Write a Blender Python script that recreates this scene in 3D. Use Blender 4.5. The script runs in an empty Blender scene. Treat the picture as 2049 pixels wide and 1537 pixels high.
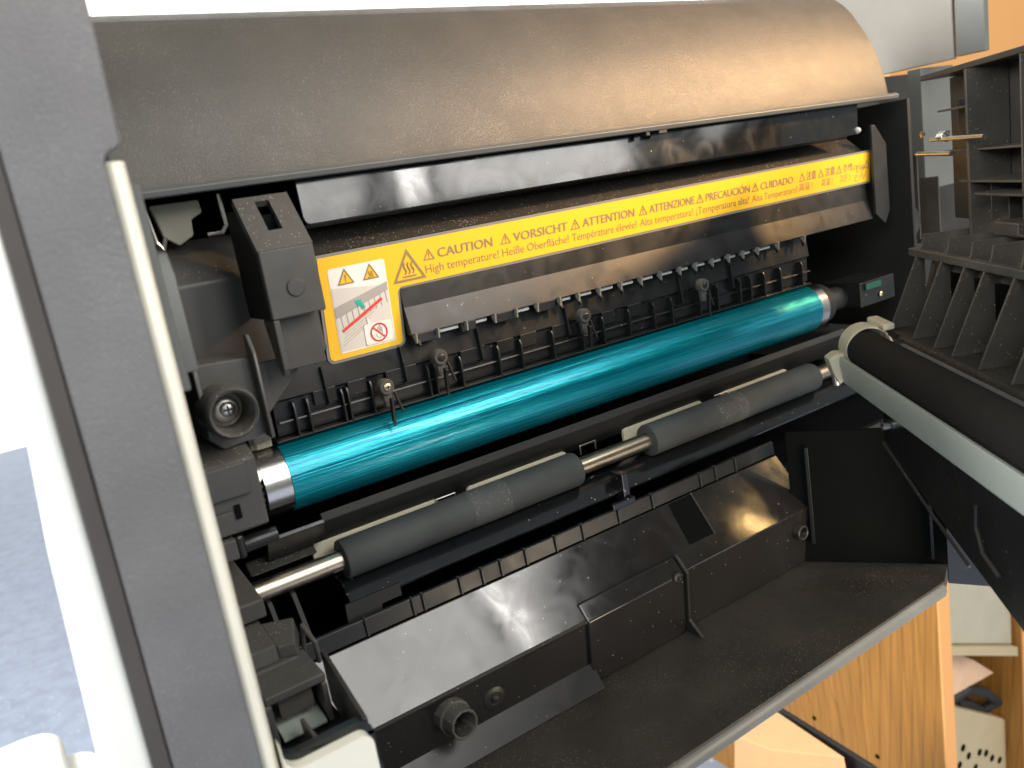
import bpy, bmesh, math, random
from mathutils import Matrix, Vector
random.seed(7)
S = bpy.context.scene
COL = S.collection

# ------------------------------------------------------------------ camera
cam = bpy.data.cameras.new('camera'); camo = bpy.data.objects.new('camera', cam); COL.objects.link(camo)
RM = Matrix(((0.82133, 0.25333, -0.51123), (-0.54814, 0.10130, -0.83026), (-0.15854, 0.96208, 0.22206)))
camo.matrix_world = Matrix.Translation((-0.08653, -0.32688, 0.09621)) @ RM.to_quaternion().to_matrix().to_4x4()
cam.sensor_width = 36; cam.lens = 36 * 1675 / 2049; cam.clip_start = 0.01; cam.clip_end = 60
cam.dof.use_dof = True; cam.dof.focus_distance = 0.385; cam.dof.aperture_fstop = 13
S.camera = camo

# ------------------------------------------------------------------ light
w = bpy.data.worlds.new('World'); S.world = w; w.use_nodes = True
w.node_tree.nodes['Background'].inputs[0].default_value = (0.90, 0.99, 1.0, 1)
w.node_tree.nodes['Background'].inputs[1].default_value = 0.26
S.view_settings.view_transform = 'Standard'; S.view_settings.look = 'None'
S.view_settings.exposure = 0.22; S.view_settings.gamma = 1.0; S.view_settings.use_curve_mapping = False
S.render.resolution_x = 1024; S.render.resolution_y = 768
S.render.engine = 'CYCLES'

def area(name, loc, target, sx, sy, power, color):
    l = bpy.data.lights.new(name, 'AREA'); l.shape = 'RECTANGLE'; l.size = sx; l.size_y = sy
    l.energy = power; l.color = color
    o = bpy.data.objects.new(name, l); COL.objects.link(o); o.location = loc
    o.rotation_euler = (Vector(target) - Vector(loc)).to_track_quat('-Z', 'Y').to_euler()
    return o
for wx, ww, wp in ((0.42, 0.46, 11.0), (0.94, 0.17, 13.0), (1.34, 0.42, 13.0)):      # window the copier faces, split in three to streak its reflection
    area('window_light', (wx, -1.50, 0.95), (0.12, 0, 0.05), ww, 1.45, wp, (1.0, 0.97, 0.93))
area('left_window_light', (-1.0, -1.0, 0.9), (-0.03, 0, 0), 0.8, 0.8, 12, (1.0, 0.97, 0.93))
area('side_window_light', (-1.5, 0.55, 0.75), (-0.08, -0.1, 0.0), 0.9, 0.9, 60, (1.0, 0.98, 0.94))
sl = bpy.data.lights.new('warm_spot_light', 'SPOT'); sl.energy = 95; sl.color = (1.0, 0.58, 0.25); sl.spot_size = math.radians(18); sl.spot_blend = 1.0; sl.shadow_soft_size = 0.05
slo = bpy.data.objects.new('warm_spot_light', sl); COL.objects.link(slo); slo.location = (1.0, -0.58, 0.50)
slo.rotation_euler = (Vector((0.28, -0.015, 0.150)) - slo.location).to_track_quat('-Z', 'Y').to_euler()
area('desk_fill_light', (0.25, -0.35, -0.15), (0.62, 0.2, -0.5), 0.2, 0.2, 1.3, (1.0, 0.80, 0.58))  # unseen warm area light that brightens the wood panel and boxes below

area('warm_glint_light', (0.905, -0.550, 0.523), (0.21, -0.038, -0.075), 0.045, 0.035, 0.22, (1.0, 0.62, 0.22))  # unseen small source, placed where the tray panel mirrors it as a glint
area('warm_bar_glint_light', (0.947, -0.552, 0.490), (0.228, -0.042, -0.08), 0.035, 0.12, 0.55, (1.0, 0.62, 0.22))  # unseen upright source, added for the bar shaped glint on the tray panel
# ------------------------------------------------------------------ helpers
ROOTLOC = {}
def thing(name, label, cat, loc=(0, 0, 0), group=None):
    o = bpy.data.objects.new(name, None); COL.objects.link(o); o.location = loc
    o.empty_display_size = 0.02
    o['label'] = label; o['category'] = cat
    if group: o['group'] = group
    ROOTLOC[o] = Vector(loc)
    return o
def setparent(o, p):
    if p is None: return
    o.parent = p
    if p in ROOTLOC: o.matrix_parent_inverse = Matrix.Translation(-ROOTLOC[p])
def mk(name, bm, mat, parent=None, bevel=0.0, seg=2, ang=38, label=None, kind=None):
    bmesh.ops.recalc_face_normals(bm, faces=bm.faces[:])
    me = bpy.data.meshes.new(name); bm.to_mesh(me); bm.free()
    me.materials.append(mat)
    for p in me.polygons: p.use_smooth = True
    me.set_sharp_from_angle(angle=math.radians(ang))
    o = bpy.data.objects.new(name, me); COL.objects.link(o)
    if bevel > 0:
        b = o.modifiers.new('bevel', 'BEVEL'); b.width = bevel; b.segments = seg
        b.limit_method = 'ANGLE'; b.angle_limit = math.radians(32); b.harden_normals = True
        b.use_clamp_overlap = True
    setparent(o, parent)
    if label: o['label'] = label
    if kind: o['kind'] = kind
    return o
def dup(o, dx=0, dy=0, dz=0, parent='same'):
    c = o.copy(); COL.objects.link(c)
    c.location = o.location + Vector((dx, dy, dz))
    return c
def nb(): return bmesh.new()
def poly_prism(bm, ring0, ring1):
    a = [bm.verts.new(p) for p in ring0]; b = [bm.verts.new(p) for p in ring1]
    n = len(a)
    bm.faces.new(a); bm.faces.new(b[::-1])
    for i in range(n): bm.faces.new((a[i], a[(i + 1) % n], b[(i + 1) % n], b[i]))
    return bm
def px(bm, prof, x0, x1): return poly_prism(bm, [(x0, y, z) for y, z in prof], [(x1, y, z) for y, z in prof])
def py(bm, prof, y0, y1): return poly_prism(bm, [(x, y0, z) for x, z in prof], [(x, y1, z) for x, z in prof])
def pz(bm, prof, z0, z1): return poly_prism(bm, [(x, y, z0) for x, y in prof], [(x, y, z1) for x, y in prof])
def box(bm, x0, x1, y0, y1, z0, z1): return pz(bm, [(x0, y0), (x1, y0), (x1, y1), (x0, y1)], z0, z1)
def lathe(bm, prof, o, ax, n=40, closed=False):
    """prof [(a along axis, radius)] round axis ax from o"""
    ax = Vector(ax).normalized(); o = Vector(o)
    t = Vector((0, 0, 1)) if abs(ax.z) < 0.9 else Vector((1, 0, 0))
    e1 = ax.cross(t).normalized(); e2 = ax.cross(e1)
    rings = []
    for a, r in prof:
        rings.append([bm.verts.new(o + ax * a + (e1 * math.cos(2 * math.pi * i / n) + e2 * math.sin(2 * math.pi * i / n)) * max(r, 1e-6)) for i in range(n)])
    for k in range(len(rings) - 1):
        for i in range(n):
            bm.faces.new((rings[k][i], rings[k][(i + 1) % n], rings[k + 1][(i + 1) % n], rings[k + 1][i]))
    if closed:
        for i in range(n):
            bm.faces.new((rings[-1][i], rings[-1][(i + 1) % n], rings[0][(i + 1) % n], rings[0][i]))
    else:
        bm.faces.new(rings[0][::-1]); bm.faces.new(rings[-1])
    return bm
def rod(bm, p, q, r, n=12):
    p = Vector(p); q = Vector(q); L = (q - p).length
    return lathe(bm, [(0, r), (L, r)], p, q - p, n)
def wire(bm, pts, r, n=8):
    for a, b in zip(pts[:-1], pts[1:]): rod(bm, a, b, r, n)
    for p in pts[1:-1]:
        bmesh.ops.create_uvsphere(bm, u_segments=n, v_segments=6, radius=r * 1.02, matrix=Matrix.Translation(p))
    return bm
def rrect(x0, x1, z0, z1, r, n=5):
    out = []
    for cx, cz, a0 in ((x1 - r, z1 - r, 0), (x0 + r, z1 - r, 90), (x0 + r, z0 + r, 180), (x1 - r, z0 + r, 270)):
        for i in range(n + 1):
            a = math.radians(a0 + 90 * i / n); out.append((cx + r * math.cos(a), cz + r * math.sin(a)))
    return out
def arc(cx, cz, r, a0, a1, n=6):
    return [(cx + r * math.cos(math.radians(a0 + (a1 - a0) * i / n)), cz + r * math.sin(math.radians(a0 + (a1 - a0) * i / n))) for i in range(n + 1)]

# ------------------------------------------------------------------ materials
def newmat(name):
    m = bpy.data.materials.new(name); m.use_nodes = True
    nt = m.node_tree; return m, nt, nt.nodes['Principled BSDF']
def plastic(name, col, rough, grain=0.0, gscale=2500, dust=0.0, dscale=900, dcol=(0.30, 0.25, 0.19), metal=0.0,
            spec=0.5, mottle=0.12, smear=0.0, coat=0.0, dustz=False, wavy=0.0):
    m, nt, b = newmat(name); N = nt.nodes; L = nt.links
    tc = N.new('ShaderNodeTexCoord')
    n1 = N.new('ShaderNodeTexNoise'); n1.inputs['Scale'].default_value = 35; n1.inputs['Detail'].default_value = 5
    L.new(tc.outputs['Object'], n1.inputs['Vector'])
    mr = N.new('ShaderNodeMapRange'); mr.inputs[1].default_value = 0.3; mr.inputs[2].default_value = 0.7
    mr.inputs[3].default_value = 1 - mottle; mr.inputs[4].default_value = 1 + mottle
    L.new(n1.outputs['Fac'], mr.inputs[0])
    mul = N.new('ShaderNodeMix'); mul.data_type = 'RGBA'; mul.blend_type = 'MULTIPLY'; mul.inputs[0].default_value = 1
    mul.inputs[6].default_value = (*col, 1); L.new(mr.outputs[0], mul.inputs[7])
    colout = mul.outputs[2]
    # roughness variation (finger smears, wipe marks)
    n2 = N.new('ShaderNodeTexNoise'); n2.inputs['Scale'].default_value = 60; n2.inputs['Detail'].default_value = 6
    n2.inputs['Distortion'].default_value = 1.2
    L.new(tc.outputs['Object'], n2.inputs['Vector'])
    rr = N.new('ShaderNodeMapRange'); rr.inputs[1].default_value = 0.35; rr.inputs[2].default_value = 0.75
    rr.inputs[3].default_value = rough; rr.inputs[4].default_value = min(1, rough + 0.06 + smear)
    L.new(n2.outputs['Fac'], rr.inputs[0])
    rout = rr.outputs[0]
    if dust > 0:
        v = N.new('ShaderNodeTexVoronoi'); v.inputs['Scale'].default_value = dscale; v.inputs['Randomness'].default_value = 1
        L.new(tc.outputs['Object'], v.inputs['Vector'])
        wn = N.new('ShaderNodeTexWhiteNoise'); L.new(v.outputs['Position'], wn.inputs['Vector'])
        # radius per speck, only some cells carry one
        lt = N.new('ShaderNodeMapRange'); lt.inputs[1].default_value = 1 - dust; lt.inputs[2].default_value = 1.0
        lt.inputs[3].default_value = 0.0; lt.inputs[4].default_value = 0.42
        L.new(wn.outputs['Value'], lt.inputs[0])
        c = N.new('ShaderNodeMath'); c.operation = 'LESS_THAN'
        L.new(v.outputs['Distance'], c.inputs[0]); L.new(lt.outputs[0], c.inputs[1])
        big = N.new('ShaderNodeTexNoise'); big.inputs['Scale'].default_value = 45; big.inputs['Detail'].default_value = 4
        L.new(tc.outputs['Object'], big.inputs['Vector'])
        bm_ = N.new('ShaderNodeMapRange'); bm_.inputs[1].default_value = 0.35; bm_.inputs[2].default_value = 0.6
        L.new(big.outputs['Fac'], bm_.inputs[0])
        cm = N.new('ShaderNodeMath'); cm.operation = 'MULTIPLY'; L.new(c.outputs[0], cm.inputs[0]); L.new(bm_.outputs[0], cm.inputs[1])
        fac = cm.outputs[0]
        if dustz:
            ge = N.new('ShaderNodeNewGeometry'); sx = N.new('ShaderNodeSeparateXYZ'); L.new(ge.outputs['True Normal'], sx.inputs[0])
            up = N.new('ShaderNodeMapRange'); up.inputs[1].default_value = 0.15; up.inputs[2].default_value = 0.5
            L.new(sx.outputs[2], up.inputs[0])
            f2 = N.new('ShaderNodeMath'); f2.operation = 'MULTIPLY'; L.new(fac, f2.inputs[0]); L.new(up.outputs[0], f2.inputs[1]); fac = f2.outputs[0]
            film = N.new('ShaderNodeMath'); film.operation = 'MULTIPLY'; L.new(up.outputs[0], film.inputs[0]); film.inputs[1].default_value = 0.09
            fm = N.new('ShaderNodeMix'); fm.data_type = 'RGBA'; L.new(film.outputs[0], fm.inputs[0]); L.new(colout, fm.inputs[6]); fm.inputs[7].default_value = (0.19, 0.155, 0.115, 1)
            colout = fm.outputs[2]
            r3 = N.new('ShaderNodeMath'); r3.operation = 'MULTIPLY_ADD'; L.new(up.outputs[0], r3.inputs[0]); r3.inputs[1].default_value = 0.45; L.new(rout, r3.inputs[2])
            r4 = N.new('ShaderNodeClamp'); L.new(r3.outputs[0], r4.inputs[0]); rout = r4.outputs[0]
        mx = N.new('ShaderNodeMix'); mx.data_type = 'RGBA'
        L.new(fac, mx.inputs[0]); L.new(colout, mx.inputs[6]); mx.inputs[7].default_value = (*dcol, 1)
        colout = mx.outputs[2]
    L.new(colout, b.inputs['Base Color']); L.new(rout, b.inputs['Roughness'])
    b.inputs['Metallic'].default_value = metal
    b.inputs['Specular IOR Level'].default_value = spec
    b.inputs['Coat Weight'].default_value = coat; b.inputs['Coat Roughness'].default_value = 0.08
    if wavy > 0:
        g = N.new('ShaderNodeTexNoise'); g.inputs['Scale'].default_value = 11; g.inputs['Detail'].default_value = 0.2
        L.new(tc.outputs['Object'], g.inputs['Vector'])
        bu = N.new('ShaderNodeBump'); bu.inputs['Strength'].default_value = wavy; bu.inputs['Distance'].default_value = 0.009
        L.new(g.outputs['Fac'], bu.inputs['Height']); L.new(bu.outputs[0], b.inputs['Normal'])
    if grain > 0:
        g = N.new('ShaderNodeTexNoise'); g.inputs['Scale'].default_value = gscale; g.inputs['Detail'].default_value = 2
        L.new(tc.outputs['Object'], g.inputs['Vector'])
        bu = N.new('ShaderNodeBump'); bu.inputs['Strength'].default_value = grain; bu.inputs['Distance'].default_value = 0.0004
        L.new(g.outputs['Fac'], bu.inputs['Height']); L.new(bu.outputs[0], b.inputs['Normal'])
    return m
def flat(name, col, rough=0.5, metal=0.0, spec=0.5):
    m, nt, b = newmat(name); N = nt.nodes; L = nt.links
    tc = N.new('ShaderNodeTexCoord'); n = N.new('ShaderNodeTexNoise'); n.inputs['Scale'].default_value = 120
    L.new(tc.outputs['Object'], n.inputs['Vector'])
    r = N.new('ShaderNodeMapRange'); r.inputs[3].default_value = rough - 0.05; r.inputs[4].default_value = rough + 0.08
    L.new(n.outputs['Fac'], r.inputs[0]); L.new(r.outputs[0], b.inputs['Roughness'])
    b.inputs['Base Color'].default_value = (*col, 1); b.inputs['Metallic'].default_value = metal
    b.inputs['Specular IOR Level'].default_value = spec
    return m
def emit(name, col, st):
    m, nt, b = newmat(name)
    b.inputs['Base Color'].default_value = (0, 0, 0, 1); b.inputs['Roughness'].default_value = 1
    b.inputs['Emission Color'].default_value = (*col, 1); b.inputs['Emission Strength'].default_value = st
    return m

M = {}
M['cover'] = plastic('textured_cover', (0.074, 0.067, 0.057), 0.36, grain=0.55, gscale=2600, dust=0.26, dscale=2300, dcol=(0.23, 0.20, 0.155), mottle=0.10, smear=0.05)
M['gloss'] = plastic('glossy_black', (0.006, 0.007, 0.008), 0.10, spec=0.8, mottle=0.1, smear=0.07, dust=0.018, dscale=900, wavy=1.0)
M['tray'] = plastic('tray_black', (0.017, 0.016, 0.016), 0.11, spec=0.8, mottle=0.15, smear=0.10, dust=0.02, dscale=1000, wavy=1.0)
M['satin'] = plastic('satin_black', (0.009, 0.010, 0.0105), 0.28, mottle=0.15, smear=0.10, dust=0.012, dscale=1100)
M['satin2'] = plastic('satin_grey_black', (0.017, 0.018, 0.018), 0.32, mottle=0.15, smear=0.10, dust=0.16, dscale=1300, dustz=True)
M['framegrey'] = plastic('grey_black_frame', (0.070, 0.068, 0.064), 0.30, mottle=0.15, smear=0.12, dust=0.22, dscale=1300, dcol=(0.36, 0.31, 0.23), dustz=True)
M['pale'] = flat('pale_clip', (0.20, 0.20, 0.18), 0.35)
M['matte'] = plastic('matte_black', (0.010, 0.011, 0.011), 0.6, mottle=0.2)
M['pitch'] = plastic('deep_black', (0.004, 0.005, 0.005), 0.8, spec=0.06)
M['dusty'] = plastic('dusty_black', (0.022, 0.020, 0.017), 0.5, grain=0.2, gscale=1800, dust=0.34, dscale=1400, dcol=(0.34, 0.28, 0.20), mottle=0.25)
M['shelf'] = plastic('dusty_textured_shelf', (0.038, 0.033, 0.027), 0.5, grain=0.7, gscale=1700, dust=0.36, dscale=1500, dcol=(0.26, 0.20, 0.15), mottle=0.3)
M['post'] = plastic('textured_grey_post', (0.15, 0.148, 0.15), 0.5, grain=0.9, gscale=1500, dust=0.35, dscale=1900, dcol=(0.24, 0.24, 0.24))
M['postdark'] = plastic('brown_grey_edge', (0.06, 0.052, 0.048), 0.55, grain=0.4)
M['cream'] = plastic('cream_plastic', (0.80, 0.77, 0.65), 0.42, grain=0.1, mottle=0.04)
M['white'] = plastic('white_cover', (0.82, 0.83, 0.78), 0.45, grain=0.4, gscale=1500, mottle=0.04)
M['greybar'] = plastic('grey_plastic_bar', (0.11, 0.115, 0.11), 0.4, mottle=0.1)
M['ivory'] = plastic('ivory_plastic', (0.55, 0.52, 0.40), 0.5, mottle=0.12)
M['palegreen'] = plastic('pale_grey_green_strip', (0.36, 0.40, 0.36), 0.42, mottle=0.06)
M['steel'] = flat('polished_steel', (0.56, 0.48, 0.37), 0.28, 1.0)
M['chrome'] = flat('bright_zinc', (0.75, 0.73, 0.68), 0.28, 1.0)
M['brass'] = flat('brass_washer', (0.65, 0.55, 0.36), 0.35, 1.0)
M['rubber'] = plastic('grey_rubber', (0.052, 0.057, 0.057), 0.62, grain=0.35, gscale=3000, mottle=0.22, spec=0.35)
M['rubberworn'] = plastic('worn_rubber', (0.062, 0.066, 0.064), 0.75, grain=1.0, gscale=700, mottle=0.3, dust=0.75, dscale=1300, dcol=(0.27, 0.275, 0.27))
M['foam'] = plastic('black_foam_roller', (0.014, 0.013, 0.012), 0.85, grain=0.8, gscale=2200, spec=0.25)
M['comb'] = plastic('dusty_comb_plastic', (0.050, 0.046, 0.040), 0.45, dust=0.15, dscale=1300, mottle=0.3)
M['doorback'] = plastic('dark_door_plastic', (0.022, 0.020, 0.017), 0.5, mottle=0.3)
M['frit'] = plastic('grey_felt', (0.22, 0.22, 0.18), 0.9, grain=1.0, gscale=900, mottle=0.3)
M['yellow'] = flat('label_yellow', (0.90, 0.50, 0.022), 0.42)
M['lgrey'] = flat('label_grey_border', (0.20, 0.20, 0.18), 0.45)
M['lwhite'] = flat('label_white', (0.80, 0.77, 0.72), 0.42)
M['ink'] = flat('label_ink', (0.27, 0.20, 0.10), 0.5)
M['lpale'] = flat('label_pale_grey', (0.62, 0.60, 0.55), 0.45)
M['lmid'] = flat('label_mid_grey', (0.38, 0.36, 0.34), 0.45)
M['red'] = flat('label_red', (0.72, 0.06, 0.04), 0.45)
M['teal'] = flat('label_teal', (0.02, 0.42, 0.33), 0.45)
M['orangepaint'] = flat('orange_wood_face', (0.72, 0.36, 0.12), 0.5)
M['greypanel'] = plastic('grey_side_panel', (0.22, 0.205, 0.18), 0.5, grain=0.3, mottle=0.05)
M['greybox'] = plastic('grey_metal_box', (0.38, 0.36, 0.28), 0.5, mottle=0.06)
M['case'] = plastic('beige_case', (0.42, 0.35, 0.22), 0.5, mottle=0.05)
M['tan'] = plastic('tan_box', (0.58, 0.36, 0.18), 0.6, mottle=0.04)
M['pink'] = plastic('pale_timber', (0.62, 0.42, 0.28), 0.6, mottle=0.1)
M['blue'] = plastic('blue_grey_carpet', (0.30, 0.35, 0.46), 0.8, grain=0.6, gscale=300, mottle=0.12, dust=0.3, dscale=160, dcol=(0.55, 0.6, 0.7))
M['sky'] = emit('bright_window_daylight', (1.0, 0.98, 0.93), 2.2)
M['greenpcb'] = plastic('green_plate', (0.012, 0.07, 0.05), 0.35)
M['clear'] = flat('clear_bead', (0.5, 0.5, 0.5), 0.12)

def drum_mat():
    m, nt, b = newmat('teal_drum_coating'); N = nt.nodes; L = nt.links
    tc = N.new('ShaderNodeTexCoord'); mp = N.new('ShaderNodeMapping'); mp.inputs['Scale'].default_value = (4, 900, 900)
    L.new(tc.outputs['Object'], mp.inputs['Vector'])
    n = N.new('ShaderNodeTexNoise'); n.inputs['Scale'].default_value = 1; n.inputs['Detail'].default_value = 5; n.inputs['Roughness'].default_value = 0.6
    L.new(mp.outputs[0], n.inputs['Vector'])
    r = N.new('ShaderNodeMapRange'); r.inputs[1].default_value = 0.3; r.inputs[2].default_value = 0.7; r.inputs[3].default_value = 0.12; r.inputs[4].default_value = 0.22
    L.new(n.outputs['Fac'], r.inputs[0]); L.new(r.outputs[0], b.inputs['Roughness'])
    bu = N.new('ShaderNodeBump'); bu.inputs['Strength'].default_value = 0.9; bu.inputs['Distance'].default_value = 0.0004
    L.new(n.outputs['Fac'], bu.inputs['Height']); L.new(bu.outputs[0], b.inputs['Normal'])
    cr = N.new('ShaderNodeMix'); cr.data_type = 'RGBA'; cr.inputs[6].default_value = (0.0008, 0.15, 0.29, 1); cr.inputs[7].default_value = (0.003, 0.36, 0.46, 1)  # reflection streaks along the drum painted into the base colour
    rm = N.new('ShaderNodeMapRange'); rm.inputs[1].default_value = 0.35; rm.inputs[2].default_value = 0.65; L.new(n.outputs['Fac'], rm.inputs[0])
    L.new(rm.outputs[0], cr.inputs[0]); L.new(cr.outputs[2], b.inputs['Base Color'])
    b.inputs['Metallic'].default_value = 0.62
    b.inputs['Coat Weight'].default_value = 0.35; b.inputs['Coat Roughness'].default_value = 0.12
    b.inputs['Coat Tint'].default_value = (0.45, 1.0, 0.72, 1)
    return m
M['drum'] = drum_mat()
def ring_mat():
    m, nt, b = newmat('turned_aluminium'); N = nt.nodes; L = nt.links
    tc = N.new('ShaderNodeTexCoord'); mp = N.new('ShaderNodeMapping'); mp.inputs['Scale'].default_value = (1500, 20, 20)
    L.new(tc.outputs['Object'], mp.inputs['Vector'])
    n = N.new('ShaderNodeTexNoise'); n.inputs['Scale'].default_value = 1; n.inputs['Detail'].default_value = 3
    L.new(mp.outputs[0], n.inputs['Vector'])
    bu = N.new('ShaderNodeBump'); bu.inputs['Strength'].default_value = 0.25; bu.inputs['Distance'].default_value = 0.0002
    L.new(n.outputs['Fac'], bu.inputs['Height']); L.new(bu.outputs[0], b.inputs['Normal'])
    b.inputs['Base Color'].default_value = (0.66, 0.63, 0.60, 1); b.inputs['Metallic'].default_value = 1; b.inputs['Roughness'].default_value = 0.22
    return m
M['ring'] = ring_mat()
def wood_mat(name, c0, c1, sc, axis='Z'):
    m, nt, b = newmat(name); N = nt.nodes; L = nt.links
    tc = N.new('ShaderNodeTexCoord')
    def mth(op, a, b=None, c=None):
        n_ = N.new('ShaderNodeMath'); n_.operation = op
        for k, v_ in enumerate((a, b, c)):
            if v_ is None: continue
            if isinstance(v_, (int, float)): n_.inputs[k].default_value = v_
            else: L.new(v_, n_.inputs[k])
        return n_.outputs[0]
    mpw = N.new('ShaderNodeMapping'); mpw.inputs['Scale'].default_value = (30, 30, 7); L.new(tc.outputs['Object'], mpw.inputs['Vector'])
    nw = N.new('ShaderNodeTexNoise'); nw.inputs['Scale'].default_value = 1; nw.inputs['Detail'].default_value = 4; L.new(mpw.outputs[0], nw.inputs['Vector'])
    sp = N.new('ShaderNodeSeparateXYZ'); L.new(tc.outputs['Object'], sp.inputs[0])
    # cathedral grain: nested U shapes about a centre line of the board
    u = mth('ABSOLUTE', mth('ADD', mth('SUBTRACT', sp.outputs[1], 0.172), mth('MULTIPLY', mth('SUBTRACT', nw.outputs['Fac'], 0.5), 0.016)))
    rt = mth('MULTIPLY', mth('SQRT', mth('MAXIMUM', mth('ADD', sp.outputs[2], 0.66), 0.0)), 0.060)
    f = mth('DIVIDE', mth('SUBTRACT', u, rt), 0.0120)
    f = mth('ADD', f, mth('MULTIPLY', nw.outputs['Fac'], 1.2))
    wv = mth('ABSOLUTE', mth('SUBTRACT', mth('FRACT', f), 0.5))
    rp = N.new('ShaderNodeValToRGB'); rp.color_ramp.elements[0].position = 0.0; rp.color_ramp.elements[0].color = (*c1, 1)
    rp.color_ramp.elements[1].position = 0.13; rp.color_ramp.elements[1].color = (*c0, 1)
    L.new(wv, rp.inputs[0])
    mp2 = N.new('ShaderNodeMapping'); mp2.inputs['Scale'].default_value = (260, 260, 9); L.new(tc.outputs['Object'], mp2.inputs['Vector'])
    n = N.new('ShaderNodeTexNoise'); n.inputs['Scale'].default_value = 1; n.inputs['Detail'].default_value = 4; L.new(mp2.outputs[0], n.inputs['Vector'])
    r2 = N.new('ShaderNodeMapRange'); r2.inputs[1].default_value = 0.3; r2.inputs[2].default_value = 0.65; r2.inputs[3].default_value = 0.72; r2.inputs[4].default_value = 1.06
    L.new(n.outputs['Fac'], r2.inputs[0])
    mx = N.new('ShaderNodeMix'); mx.data_type = 'RGBA'; mx.blend_type = 'MULTIPLY'; mx.inputs[0].default_value = 1
    L.new(rp.outputs[0], mx.inputs[6]); L.new(r2.outputs[0], mx.inputs[7]); L.new(mx.outputs[2], b.inputs['Base Color'])
    b.inputs['Roughness'].default_value = 0.42
    return m
M['wood'] = wood_mat('honey_wood', (0.36, 0.168, 0.034), (0.25, 0.112, 0.022), 26)
M['woodedge'] = flat('wood_edge_band', (0.74, 0.37, 0.13), 0.5)

# ================================================================== SETTING
def struct(name, bm, mat):
    o = mk(name, bm, mat); o['kind'] = 'structure'; return o
struct('floor', box(nb(), -4, 3, -2, 4.2, -0.75, -0.70), M['blue'])
struct('sky', px(nb(), [(4.4, -3.0), (4.45, -3.0), (4.45, 4.0), (4.4, 4.0)], -5.0, 7.0), M['sky'])

# ================================================================== COPIER
CP = thing('copier', 'large black and grey copier with its side door swung open', 'copier', (0.15, -0.02, -0.20))

# ---- outer post at left, cream trim, white corner cover
prof = [(-0.0750, -0.24), (-0.0520, -0.24), (-0.0520, 0.1165)] + arc(-0.0492, 0.1165 + 0.0005, 0.0028, 180, 95, 5) + \
       arc(-0.0500, 0.1222, 0.0024, -60, 0, 4) + [(-0.0472, 0.145), (-0.0468, 0.24), (-0.0722, 0.24), (-0.0722, 0.05)]
mk('front_post', py(nb(), prof, -0.111, -0.100), M['post'], CP, bevel=0.0009, label='speckled dark grey corner post')
bm = nb()
zs = [-0.24, -0.1, -0.019, 0.027, 0.08, 0.13, 0.24]
rings = []
for z in zs:
    xs = -0.0750 + (z + 0.24) / 0.29 * 0.0028 if z < 0.05 else -0.0722
    rings.append([bm.verts.new(p) for p in ((xs - 0.0003, -0.1106, z), (xs - 0.0045, -0.1088, z), (xs - 0.0045, -0.098, z), (xs - 0.0003, -0.098, z))])
for a, b_ in zip(rings[:-1], rings[1:]):
    for i in range(4): bm.faces.new((a[i], a[(i + 1) % 4], b_[(i + 1) % 4], b_[i]))
bm.faces.new(rings[0]); bm.faces.new(rings[-1][::-1])
mk('post_edge', bm, M['postdark'], CP, bevel=0.0006)
bm = nb(); rings = []
for z, xo in ((-0.24, -0.0985), (-0.1, -0.0925), (-0.05, -0.0895), (-0.019, -0.0877), (0.027, -0.0854), (0.08, -0.0806), (0.13, -0.0778), (0.24, -0.0775)):
    rings.append([bm.verts.new(p) for p in ((-0.0765, -0.1070, z), (xo + 0.004, -0.1068, z), (xo + 0.0012, -0.1055, z), (xo, -0.1025, z), (xo, -0.090, z), (-0.0765, -0.090, z))])
for a, b_ in zip(rings[:-1], rings[1:]):
    for i in range(6): bm.faces.new((a[i], a[(i + 1) % 6], b_[(i + 1) % 6], b_[i]))
bm.faces.new(rings[0]); bm.faces.new(rings[-1][::-1])
mk('corner_cover', bm, M['white'], CP, ang=60, label='bright white curved corner cover')
mk('trim_strip', pz(nb(), [(-0.0519, -0.1085), (-0.0505, -0.1094), (-0.0485, -0.1090), (-0.0474, -0.1075), (-0.0468, -0.104), (-0.0468, -0.088), (-0.0519, -0.088)], -0.24, 0.1175), M['cream'], CP, bevel=0.0005, label='cream trim strip along the post')

# ---- lower cream cover with its black rim and latch well
low = [(-0.0466, -0.24), (-0.0207, -0.24), (-0.0207, -0.0535)] + arc(-0.0245, -0.0533, 0.0038, 0, 90, 6) + arc(-0.0410, -0.0440, 0.0055, 270, 190, 5) + [(-0.0466, -0.04)]
mk('lower_cover', py(nb(), low, -0.1115, -0.1072), M['cream'], CP, bevel=0.0012, seg=3, label='cream lower front cover with rounded corner')
rim = [(-0.0468, -0.24), (-0.0188, -0.24), (-0.0188, -0.0520)] + arc(-0.0240, -0.0524, 0.0052, 0, 90, 6) + arc(-0.0415, -0.0420, 0.0052, 270, 185, 5) + [(-0.0468, -0.036)]
mk('well_rim', py(nb(), rim, -0.1071, -0.1040), M['satin'], CP, bevel=0.0006)
LW = mk('latch_well', box(nb(), -0.0470, -0.0180, -0.1065, -0.060, -0.0680, -0.0640), M['matte'], CP)
def sub(name, bm, mat, parent, **k): return mk(name, bm, mat, parent, **k)
sub('well_wall', poly_prism(nb(), [(-0.0212, -0.1065, -0.066), (-0.0196, -0.1065, -0.066), (-0.0150, -0.060, -0.066), (-0.0166, -0.060, -0.066)],
    [(-0.0212, -0.1065, -0.0475), (-0.0196, -0.1065, -0.0475), (-0.0150, -0.060, -0.0455), (-0.0166, -0.060, -0.0455)]), M['satin2'], LW, bevel=0.0004)
sub('well_floor', box(nb(), -0.0462, -0.0214, -0.1035, -0.0930, -0.0639, -0.0560), M['framegrey'], LW, bevel=0.0004)
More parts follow.
